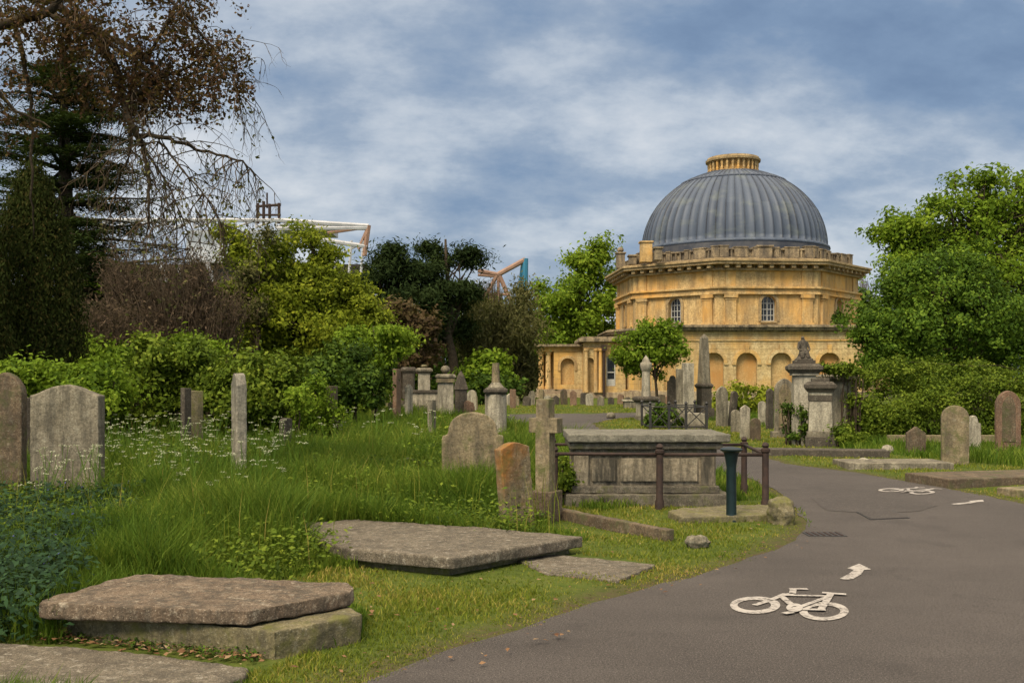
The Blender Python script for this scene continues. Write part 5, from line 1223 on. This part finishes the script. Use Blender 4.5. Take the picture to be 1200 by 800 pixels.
twig_shrub('bare_shrub', 'lower dark brown twiggy shrub between the yew and the larger twiggy one', 125, 28, [(125, 392, 50, 34)], 500, None, 4000, L['bare'])
twig_shrub('bare_tree', 'pale leafless tree just right of the chapel', 1012, 92, [(1012, 345, 14, 26), (1006, 370, 18, 30)], 160, None, 500, L['twig'], r0=0.05)
twig_shrub('bare_shrub', 'pale twiggy bare tree poking up beside the brown truss', 575, 66, [(575, 345, 16, 18)], 140, None, 300, L['twig'], r0=0.04)

bush('leafy_shrub', 'fresh green tree patch seen between the yew and the brown twiggy shrubs', [(108, 352, 22, 24), (120, 375, 20, 20)], 40, 110, 60, 0.17, L['fresh'], 0.45)
# the old tree whose limbs reach in from the upper left
def overhang():
    Y = 12.0; t = thing('overhanging_tree', 'brown-leaved old tree reaching in from the upper left with bare hanging twigs', 'tree', (-8.6, Y, 0))
    mb = MB(); rg = random.Random(4); rgn = np.random.default_rng(14)
    def Q(px, py, dy=0): return Vector(W(px, py, Y + dy))
    root = [Vector((-8.6, Y, -0.2)), Vector((-8.5, Y, 1.5)), Vector((-8.3, Y, 3.5)), Vector((-8.0, Y, 5.2)), Q(-90, -10), Q(-95, -160)]
    mb.tube(root, [0.55, 0.42, 0.36, 0.3, 0.24, 0.1], 12)
    main = [([(-150, 60), (-60, 50), (0, 30), (55, 15), (85, 28), (105, 38), (140, 58), (185, 92)], 0.085, 0.022, 0),
            ([(-90, -10), (0, -15), (60, 2), (90, 22), (130, 45), (168, 66), (190, 88), (215, 82)], 0.075, 0.015, 0.3),
            ([(120, 50), (138, 90), (146, 122), (156, 150), (168, 172), (174, 205), (174, 245), (172, 275)], 0.06, 0.010, 0.1),
            ([(146, 116), (165, 108), (188, 90), (215, 82), (240, 66), (262, 50)], 0.032, 0.008, 0.2),
            ([(160, 158), (190, 160), (222, 172), (255, 182), (285, 190), (300, 205)], 0.030, 0.006, 0.1),
            ([(156, 150), (150, 180), (140, 210), (132, 245)], 0.026, 0.006, 0.4),
            ([(15, 25), (28, 70), (36, 120), (38, 170), (36, 230), (40, 280)], 0.035, 0.008, 0.6),
            ([(60, 15), (80, -20), (140, -50), (220, -60)], 0.05, 0.02, -0.3),
            ([(140, -50), (190, -10), (230, 30), (262, 75), (280, 110)], 0.03, 0.006, -0.2),
            ([(-60, 50), (-20, 90), (20, 130), (60, 150)], 0.04, 0.008, -0.3),
            ([(170, 70), (190, 40), (205, 10), (215, -20)], 0.025, 0.008, 0.3),
            ([(185, 165), (215, 200), (245, 235), (262, 270)], 0.016, 0.004, 0.0),
            ([(170, 175), (195, 215), (215, 255), (222, 290)], 0.016, 0.004, 0.3)]
    nodes = []
    for pl_, r0, r1, dy in main:
        pts = []; n = len(pl_)
        for i in range((n - 1) * 4 + 1):
            k = min(i // 4, n - 2); u = (i - k * 4) / 4; a = pl_[k]; b = pl_[k + 1]
            p = Q(a[0] + (b[0] - a[0]) * u, a[1] + (b[1] - a[1]) * u, dy + math.sin(i * 0.5 + r0 * 90) * 0.15); p += Vector((rg.uniform(-1, 1), rg.uniform(-1, 1), rg.uniform(-1, 1))) * 0.018; pts.append(p)
        m = len(pts); mb.tube(pts, [r0 + (r1 - r0) * i / (m - 1) for i in range(m)], 7); nodes += pts
    tw = MB()
    tips = []
    def twig(p, d, ln, r, depth=0):
        pts = [p]; steps = 9
        for i in range(steps):
            d = (d + Vector((rg.uniform(-.35, .35), rg.uniform(-.35, .35), -0.16 + rg.uniform(-.2, .2)))).normalized(); pts.append(pts[-1] + d * ln / steps)
        tw.tube(pts, [r * (1 - 0.8 * i / steps) for i in range(steps + 1)], 3)
        if depth < 2:
            for _ in range(3 if depth == 0 else 2):
                k = rg.randint(2, steps - 1); twig(pts[k], (d + Vector((rg.uniform(-1, 1), rg.uniform(-1, 1), rg.uniform(-.6, .4)))).normalized(), ln * 0.5, r * 0.55, depth + 1)
        tips.extend(pts[3:])
    # bare drooping twigs under the right-hand limbs
    low_nodes = [p for p in nodes if 130 < (p.x / p.y * FPX + 600) < 305 and (HOR - (p.z - CAM_H) / p.y * FPX) > 95]
    for _ in range(150):
        p = rg.choice(low_nodes); rt = (p.x / p.y * FPX + 600) > 225; twig(p, Vector((rg.uniform(-.6, .45 if rt else .8), rg.uniform(-.6, .6), rg.uniform(-.7, .1 if rt else .3))).normalized(), rg.uniform(0.4, 0.85 if rt else 1.2), 0.009)
    tips_low = list(tips); tips = []
    up_nodes = [p for p in nodes if (HOR - (p.z - CAM_H) / p.y * FPX) <= 120]
    for _ in range(230):
        p = rg.choice(up_nodes); twig(p, Vector((rg.uniform(-.8, .9), rg.uniform(-.7, .7), rg.uniform(-.4, .9))).normalized(), rg.uniform(0.35, 0.9), 0.008)
    def inside(q):
        px = q[0] / q[1] * FPX + 600; py = HOR - (q[2] - CAM_H) / q[1] * FPX
        return px < 292 and py < 150 + max(0, 60 - px) * 0.6
    obj('limb', mb, M['bark'], t, world=True, smooth=True); obj('twigs', tw, M['twig'], t, world=True)
    tp = np.array([tuple(q) for q in tips if inside(q)]); n = 17000; kk = rgn.integers(0, len(tp), n); tone = rgn.random(len(tp))[kk]
    p = tp[kk] + rgn.normal(0, 0.05, (n, 3)); v, f, r, g = leaves(p, rgn.normal(0, 1, (n, 3)), 0.050, 0.6, 1.0, tone, 0.1); np_mesh('crown', v, f, 4, L['brown'], r, g, parent=t)
    tp = np.array([tuple(q) for q in tips_low]); n = 1300; kk = rgn.integers(0, len(tp), n)
    p = tp[kk] + rgn.normal(0, 0.03, (n, 3)); v, f, r, g = leaves(p, rgn.normal(0, 1, (n, 3)), 0.045, 0.6, 1.0, None, 0.1); np_mesh('young_leaves', v, f, 4, L['olive'], r, g, parent=t)
overhang()

# ------------------------------------------------------------------ hedges, bushes, undergrowth
tree('hedge', 'long clipped mixed hedge along the right side behind the headstones', 'hedge', 1090,
     [(1026, 474, 28, 38), (1056, 470, 40, 44), (1100, 472, 45, 44), (1150, 470, 45, 44), (1200, 468, 45, 46), (1260, 468, 50, 48), (1040, 498, 36, 24), (1100, 498, 50, 24), (1170, 500, 40, 24)], 24.5,
     1000, 76, 0.065, L['mid'], per_bough=5, clump=0.24, trunk_r=0.06, limbs=10, shell=0.75, flat=0.7, trunk_top=1.0)
bush('meadow_shrub', 'tall leafy shrub in the middle of the meadow behind the slim white headstone', [(298, 452, 46, 36), (275, 470, 36, 30), (325, 470, 38, 36), (345, 442, 20, 24)], 21.5, 330, 60, 0.09, L['mid'], 0.26)
bush('laurel_bush', 'glossy dark green bush left of the middle monuments', [(402, 437, 36, 30), (380, 455, 34, 28), (425, 455, 22, 26)], 27, 230, 60, 0.11, L['deep'], 0.28)
bush('leafy_shrub', 'bright green spreading shrub above the far-left headstones', [(50, 448, 56, 20), (20, 455, 40, 28), (110, 455, 46, 30), (90, 475, 60, 30)], 19.5, 330, 60, 0.09, L['fresh'], 0.26)
bush('leafy_shrub', 'fresh green shrub between the wide grey headstone and the tall leafy shrub', [(165, 420, 30, 26), (215, 450, 40, 32), (165, 465, 50, 30), (232, 430, 22, 28)], 22, 330, 60, 0.10, L['mid'], 0.28)
bush('leafy_shrub', 'yellow-green shrub under the large twiggy brown shrub', [(120, 412, 30, 16), (170, 415, 36, 16), (230, 415, 36, 18)], 27, 170, 50, 0.12, L['fresh'], 0.32)
bush('leafy_shrub', 'light green low shrub behind the thin brown edge-on stone', [(360, 470, 18, 34), (372, 490, 22, 24)], 21, 110, 50, 0.07, L['fresh'], 0.2)
bush('leafy_shrub', 'pale green bush beneath the willow at the end of the far graves', [(572, 434, 26, 16), (555, 440, 18, 14), (592, 440, 16, 12)], 58, 150, 40, 0.26, L['fresh'], 0.5)
bush('leafy_shrub', 'chartreuse bush against the chapel wall right of the obelisk', [(870, 470, 22, 20), (892, 476, 16, 18), (850, 482, 14, 16)], 40, 190, 46, 0.13, L['gold'], 0.3)
bush('ivy_clump', 'ivy growing over the top of the broad pale tomb block', [(975, 434, 20, 8), (992, 436, 16, 8)], 24.2, 60, 50, 0.07, L['mid'], 0.12)
bush('ivy_clump', 'ivy covering the gap between the statue pedestal and the small pale headstone', [(932, 490, 10, 26), (938, 505, 12, 16)], 23.0, 60, 50, 0.06, L['deep'], 0.14)
bush('ivy_clump', 'small shrub rooted on the chapel ledge by the right-hand window', [(985, 377, 8, 7)], 66.5, 30, 40, 0.2, L['deep'], 0.3)
bush('low_shrub', 'dark low shrub inside the X-braced railing at the small tree', [(780, 488, 18, 12), (768, 492, 10, 8)], 30.5, 80, 50, 0.08, L['deep'], 0.18)
bush('ivy_clump', 'ivy and weeds at the foot of the pedestal with the scrolled cap', [(990, 510, 18, 14), (978, 515, 10, 10)], 22.5, 60, 50, 0.07, L['mid'], 0.16)
bush('ivy_clump', 'ivy tangle against the left end of the chest tomb', [(662, 560, 12, 26), (655, 575, 12, 14)], 12.6, 70, 50, 0.05, L['mid'], 0.10)
bush('background_woods', 'continuous mass of trees and undergrowth closing the view behind the graves', [(-200 + i * 62 + (i * 37 % 23), 400 + (i * 29 % 17) - (10 if i < 6 else 0), 52, 50, (i * 13 % 7)) for i in range(15)], 96, 1700, 44, 0.5, L['deep'], 1.3, kind='stuff', per_bough=2)
bush('background_woods', 'mass of trees and undergrowth closing the view right of the chapel', [(1010 + i * 60, 405 + (i * 29 % 17), 48, 55, (i * 13 % 7)) for i in range(8)], 90, 1000, 44, 0.5, L['deep'], 1.3, kind='stuff', per_bough=2)
bush('undergrowth', 'low tangled undergrowth along the back of the far graves', [(-80 + i * 34, 462 + (i * 7 % 5), 30, 16 + (i * 5 % 7), (i * 11 % 5)) for i in range(16)], 34, 850, 44, 0.13, L['mid'], 0.3, kind='stuff', per_bough=3)
bush('undergrowth', 'dark undergrowth beneath the pines and willow', [(440 + i * 24, 452 + (i * 7 % 5), 24, 16, (i * 11 % 5)) for i in range(7)], 56, 300, 44, 0.25, L['deep'], 0.5, kind='stuff')
for i, (px, Y) in enumerate(((1290, 30), (1360, 36))):
    tree('holly_tree', ('dark tree just outside the right edge', 'dark tree further outside the right edge')[i], 'tree', px, [(px, 350, 60, 70), (px + 20, 420, 60, 40)], Y, 260, 60, 0.16, L['deep'], clump=0.4, shell=0.7) if i < 0 else None

# ------------------------------------------------------------------ grass
def scatter(n, ylo, yhi, ang=34, p=1.0, rng=RNG):
    u = rng.random(n)
    if abs(p - 1) < 1e-6: y = ylo * (yhi / ylo) ** u
    else: y = (ylo ** (1 - p) + u * (yhi ** (1 - p) - ylo ** (1 - p))) ** (1 / (1 - p))
    a = np.tan(np.radians(rng.uniform(-ang, ang, n))); return np.stack([a * y, y], 1)
LAWN = [G(*q) for q in [(440, 830), (280, 830), (300, 782), (425, 752), (430, 715), (400, 700), (310, 684), (390, 668), (440, 650), (520, 668), (600, 660), (690, 632), (640, 622), (660, 592), (700, 600), (800, 590), (930, 585), (960, 640)]]
ISLAND = [G(*q) for q in [(690, 497), (722, 489), (790, 488), (900, 500), (1000, 520), (960, 535), (880, 528), (760, 514), (700, 507)]]
VERGE = [G(*q) for q in [(850, 512), (1060, 535), (1200, 548), (1400, 560), (1500, 640), (1200, 595), (1000, 556), (880, 535)]]
def lowfreq(P, s=1.0, seed=0.0):
    x, y = P[:, 0] * s + seed, P[:, 1] * s + seed * 1.7
    return (np.sin(x * 1.3 + np.sin(y * 0.9) * 1.5) + np.sin(y * 1.7 + np.sin(x * 1.1 + 2) * 1.4) + np.sin((x + y) * 2.9 + 1) * 0.5) / 5 + 0.5
def blades(P, h, w, mat, name, label, bend=0.5, rng=RNG, grp=None):
    n = len(P); z = gh(P); a = rng.uniform(0, 2 * math.pi, n); d = np.stack([np.cos(a), np.sin(a), np.zeros(n)], 1)
    b = rng.uniform(0, 2 * math.pi, n); l = np.stack([np.cos(b), np.sin(b), np.zeros(n)], 1) * (h * bend * rng.uniform(0.1, 1, n))[:, None]
    base = np.concatenate([P, z[:, None] - 0.01], 1); up = np.array([0, 0, 1.0]); W_ = w[:, None] * 0.5
    m = base + l * 0.3 + up * (h * 0.55)[:, None]; tip = base + l + up * (h * rng.uniform(0.85, 1, n))[:, None]
    v = np.stack([base - d * W_, base + d * W_, m + d * W_ * 0.8, m - d * W_ * 0.8, tip], 1).reshape(-1, 3)
    i = np.arange(n)[:, None] * 5; q = i + np.array([0, 1, 2, 3]); t3 = i + np.array([3, 2, 4])
    r = rng.random(n); gg = grp if grp is not None else lowfreq(P, 1.6)
    o = np_mesh(name, v, [q, t3], 0, mat, np.concatenate([r, r]), np.concatenate([gg, gg])); return tag(o, label, 'grass', kind='stuff')
def free(P):
    k = ~in_poly(P, path) | (d_poly(P, path) < 0.05)
    for s in SLABS: k &= ~in_poly(P, s)
    return k
P = scatter(420000, 4.4, 55, p=1.15); P = P[free(P)]
inl = in_poly(P, LAWN) | in_poly(P, ISLAND) | in_poly(P, VERGE) | (P[:, 1] > 42)
near_edge = d_poly(P, path) < 0.55
lawn = inl | (near_edge & (P[:, 0] > 0))
Pl = P[lawn]; yl = Pl[:, 1]; nz = lowfreq(Pl, 2.1, 3.0); nf = lowfreq(Pl, 7.0, 1.0)
de = d_poly(Pl, path)
hl = (0.016 + 0.035 * nz ** 1.5 + 0.018 * nf) * RNG.uniform(0.5, 1.4, len(Pl)) * np.clip(0.5 + de, 0.5, 1) * np.clip(yl / 16, 1, 1.6)
kill = (RNG.random(len(Pl)) < np.clip(1.0 - nz * 1.6, 0, 0.55))
blades(Pl[~kill], hl[~kill], (0.0035 + 0.00075 * yl)[~kill], L['lawn'], 'lawn_grass', 'short patchy mown grass between the slabs and along the path', 0.9)
Pm = P[~lawn]; P2 = scatter(210000, 6.5, 32, p=0.6); P2 = P2[(P2[:, 0] < 3.5) & free(P2)]; P2 = P2[~(in_poly(P2, LAWN) | in_poly(P2, ISLAND))]; Pm = np.concatenate([Pm, P2])
a_ = Pm[:, 0] / Pm[:, 1] * FPX + 600; b_ = HOR + 1888 / Pm[:, 1]; bb = (b_ > 585) & (a_ < 165 - (b_ - 620).clip(0) * 0.85); Pm = Pm[~bb | (RNG.random(len(Pm)) < 0.25)]
left = (Pm[:, 0] < 1.5)
ym = Pm[:, 1]; nz = lowfreq(Pm, 1.2, 5.0); dl = np.clip(d_poly(Pm, LAWN) / 0.8, 0.25, 1)
hm = (0.19 + 0.46 * nz) * RNG.uniform(0.5, 1.3, len(Pm)) * np.where(left, 1.0, 0.5) * dl * np.where(Pm[:, 1] < 7.3, 0.6, 1)
blades(Pm, hm, 0.004 + 0.0008 * ym, L['grass'], 'meadow_grass', 'long lush meadow grass between the graves', 0.75)
# broad-leaved weeds in the meadow
def weeds(P, hmax, leaf, mat, name, label, cat='plants', per=26, rad=0.12, grp=None):
    n = len(P); z = gh(P); kk = np.repeat(np.arange(n), per); q = RNG.random(len(kk)); hh = (hmax * RNG.uniform(0.4, 1, n))[kk]
    p = np.concatenate([P, z[:, None]], 1)[kk] + np.stack([RNG.normal(0, rad, len(kk)), RNG.normal(0, rad, len(kk)), 0.02 + q * hh], 1)
    tone = RNG.random(n)[kk]; v, f, r, g = leaves(p, np.tile([0, -0.2, 1.0], (len(kk), 1)), leaf * np.clip(p[:, 1] / 12, 0.8, 2.2), 0.55, 0.55, tone, 0.4)
    return tag(np_mesh(name, v, f, 4, mat, r, g), label, cat, kind='stuff')
Q = scatter(7500, 7.5, 30, p=0.8); Q = Q[(Q[:, 0] < 0.2) & free(Q)]; Q = Q[~in_poly(Q, LAWN)]; Q = Q[lowfreq(Q, 0.9, 2.0) > 0.42]
weeds(Q, 0.42, 0.055, L['mid'], 'meadow_weeds', 'broad-leaved weeds and nettles among the meadow grass')
Q = scatter(900, 9, 12.5, p=0.5); Q = Q[(Q[:, 0] > -1.9) & (Q[:, 0] < 0.15) & free(Q)]; Q = Q[~in_poly(Q, LAWN)]; weeds(Q, 0.22, 0.05, L['deep'], 'dark_weeds', 'darker leafy weeds behind the large flat ledger stone', per=30)
Q = scatter(6500, 5.7, 11.5, p=0.6); pxq = Q[:, 0] / Q[:, 1] * FPX + 600; pyq = HOR + 1888 / Q[:, 1]
k = (pxq < 165 - (pyq - 620).clip(0) * 0.85) & (pyq > 585) & free(Q); weeds(Q[k], 0.42, 0.065, L['dark_grass'], 'bluebell_leaves', 'dark bluish-green bluebell foliage in the lower left', per=34, rad=0.09)
Qf = Q[k][RNG.random(k.sum()) < 0.14]; weeds(Qf + RNG.normal(0, 0.03, Qf.shape), 0.46, 0.022, L['blue'], 'bluebell_flowers', 'scattered violet-blue bluebell flowers in the lower left', per=9, rad=0.03)
Q = scatter(1500, 12, 30, p=0.5); pxq = Q[:, 0] / Q[:, 1] * FPX + 600; Q = Q[(pxq > 360) & (pxq < 590) & free(Q) & (lowfreq(Q, 1.1, 6.0) > 0.5)]
weeds(Q, 0.5, 0.05, L['fresh'], 'tall_weeds', 'taller pale green weeds among the middle graves', per=30, rad=0.14)
Q = scatter(2400, 9.5, 26, p=0.5); pxq = Q[:, 0] / Q[:, 1] * FPX + 600; Q = Q[(pxq < 600) & free(Q) & (lowfreq(Q, 0.8, 9.0) > 0.56)]; Q = Q[~in_poly(Q, LAWN)]
weeds(Q, 0.45, 0.055, L['deep'], 'dark_weeds', 'patches of darker nettles in the meadow', per=30, rad=0.13)
t_ = RNG.random(130); gx = 40 + t_ * 270; gy = 750 + t_ * 25 + RNG.normal(0, 3, 130); Q = np.array([G(a, b) for a, b in zip(gx, gy)])
weeds(Q, 0.045, 0.026, L['deep'], 'ivy_ground_cover', 'small ivy leaves creeping between the thick ledger stone and the flat corner slab', per=7, rad=0.03)
t_ = RNG.random(160); gx = 325 + t_ * 110 + RNG.normal(0, 4, 160); gy = np.where(t_ < 0.35, 640, 662) + RNG.normal(0, 3, 160); Q = np.array([G(a, b) for a, b in zip(gx, gy)]); Q = Q[free(Q)]
blades(np.repeat(Q, 12, 0) + RNG.normal(0, 0.035, (len(Q) * 12, 2)), RNG.uniform(0.06, 0.17, len(Q) * 12), np.full(len(Q) * 12, 0.007), L['grass'], 'grass_tufts', 'tufts of longer grass against the front edge of the large flat ledger stone', 0.7)
# dry seed stalks
Q = scatter(2600, 8, 26, p=0.6); Q = Q[(Q[:, 0] < 0.5) & free(Q)]; Q = Q[~in_poly(Q, LAWN)]
blades(Q, RNG.uniform(0.45, 0.85, len(Q)), 0.003 + 0.0005 * Q[:, 1], L['lawn'], 'seed_stalks', 'thin pale seeding stalks above the meadow grass', 0.35)
# cow parsley: fine stalks and flat white flower heads
def parsley(Q):
    n = len(Q); z = gh(Q); P_, O_, S_, mi = [], [], [], []; V_ = []; F_ = []; cnt = 0; mat_i = []
    for i in range(n):
        h = RNG.uniform(0.5, 0.95); sx, sy = RNG.normal(0, 0.05, 2); base = np.array([Q[i, 0], Q[i, 1], z[i]]); top = base + [sx, sy, h]; sc_ = max(1.0, Q[i, 1] / 13)
        for k in range(RNG.integers(2, 5)):
            e = top + [RNG.normal(0, 0.09), RNG.normal(0, 0.09), RNG.uniform(-0.12, 0.05)]; s0 = base + (top - base) * RNG.uniform(0.3, 0.7)
            w = 0.003 * sc_; V_ += [s0 + [w, 0, 0], s0 - [w, 0, 0], e - [w, 0, 0], e + [w, 0, 0]]; F_.append([cnt, cnt + 1, cnt + 2, cnt + 3]); cnt += 4; mat_i.append(0)
            for m_ in range(16):
                a = RNG.uniform(0, 6.28); rr_ = 0.04 * math.sqrt(RNG.random()); c = e + [math.cos(a) * rr_, math.sin(a) * rr_, RNG.uniform(-0.006, 0.01)]; u = 0.0075 * sc_; t1 = RNG.uniform(0, 3)
                dx = np.array([math.cos(t1), math.sin(t1), RNG.normal(0, .4)]) * u; dy = np.array([-math.sin(t1), math.cos(t1), RNG.normal(0, .4)]) * u
                V_ += [c - dx, c - dy, c + dx, c + dy]; F_.append([cnt, cnt + 1, cnt + 2, cnt + 3]); cnt += 4; mat_i.append(1)
    o = np_mesh('cow_parsley', np.array(V_), np.array(F_), 4, [L['parsley'], L['flower']], RNG.random(len(F_)), RNG.random(len(F_)), midx=np.array(mat_i)); tag(o, 'white-headed cow parsley scattered through the meadow', 'wildflowers', kind='stuff')
Q = scatter(2000, 10.5, 24, p=0.6); pxq = Q[:, 0] / Q[:, 1] * FPX + 600; k = ((pxq > 95) & (pxq < 275) | (pxq > 285) & (pxq < 345) & (Q[:, 1] < 17) | (pxq > 380) & (pxq < 520) & (Q[:, 1] > 19) & (RNG.random(len(Q)) < .5)) & free(Q) & (lowfreq(Q, 1.4, 4.0) > 0.48)
parsley(Q[k])
Q = scatter(14, 12.5, 14, p=1); Q[:, 0] = X(60 + RNG.uniform(-40, 60, len(Q)), Q[:, 1]) ; Q[:, 1] = RNG.uniform(10.6, 11.3, len(Q)); Q[:, 0] = (RNG.uniform(40, 120, len(Q)) - 600) / FPX * Q[:, 1]
parsley(Q)
# dead leaves and bits of litter
Q = scatter(2600, 4.6, 12, p=1.2); d = d_poly(Q, path); k = (~in_poly(Q, path) & (d < 0.35) & (RNG.random(len(Q)) < 0.45)) | (in_poly(Q, path) & (d < 0.25) & (RNG.random(len(Q)) < 0.3)) | (in_poly(Q, LAWN) & (RNG.random(len(Q)) < 0.22))
for s in SLABS: k &= ~in_poly(Q, s)
Q = Q[k]; te = RNG.random(260); ex = np.array([G(40 + a * 270, 751 + a * 26 + b) for a, b in zip(te, RNG.normal(0, 4, 260))]); Q = np.concatenate([Q, ex]); z = np.maximum(gh(Q), 0) + 0.018 + RNG.random(len(Q)) * 0.02
v, f, r, g = leaves(np.concatenate([Q, z[:, None]], 1), np.tile([0, 0, 1.0], (len(Q), 1)), 0.035, 0.65, 0.35, None, 1.0)
tag(np_mesh('fallen_leaves', v, f, 4, L['litter'], r, g), 'dry brown and pale fallen leaves along the path edge and slabs', 'leaves', kind='stuff')
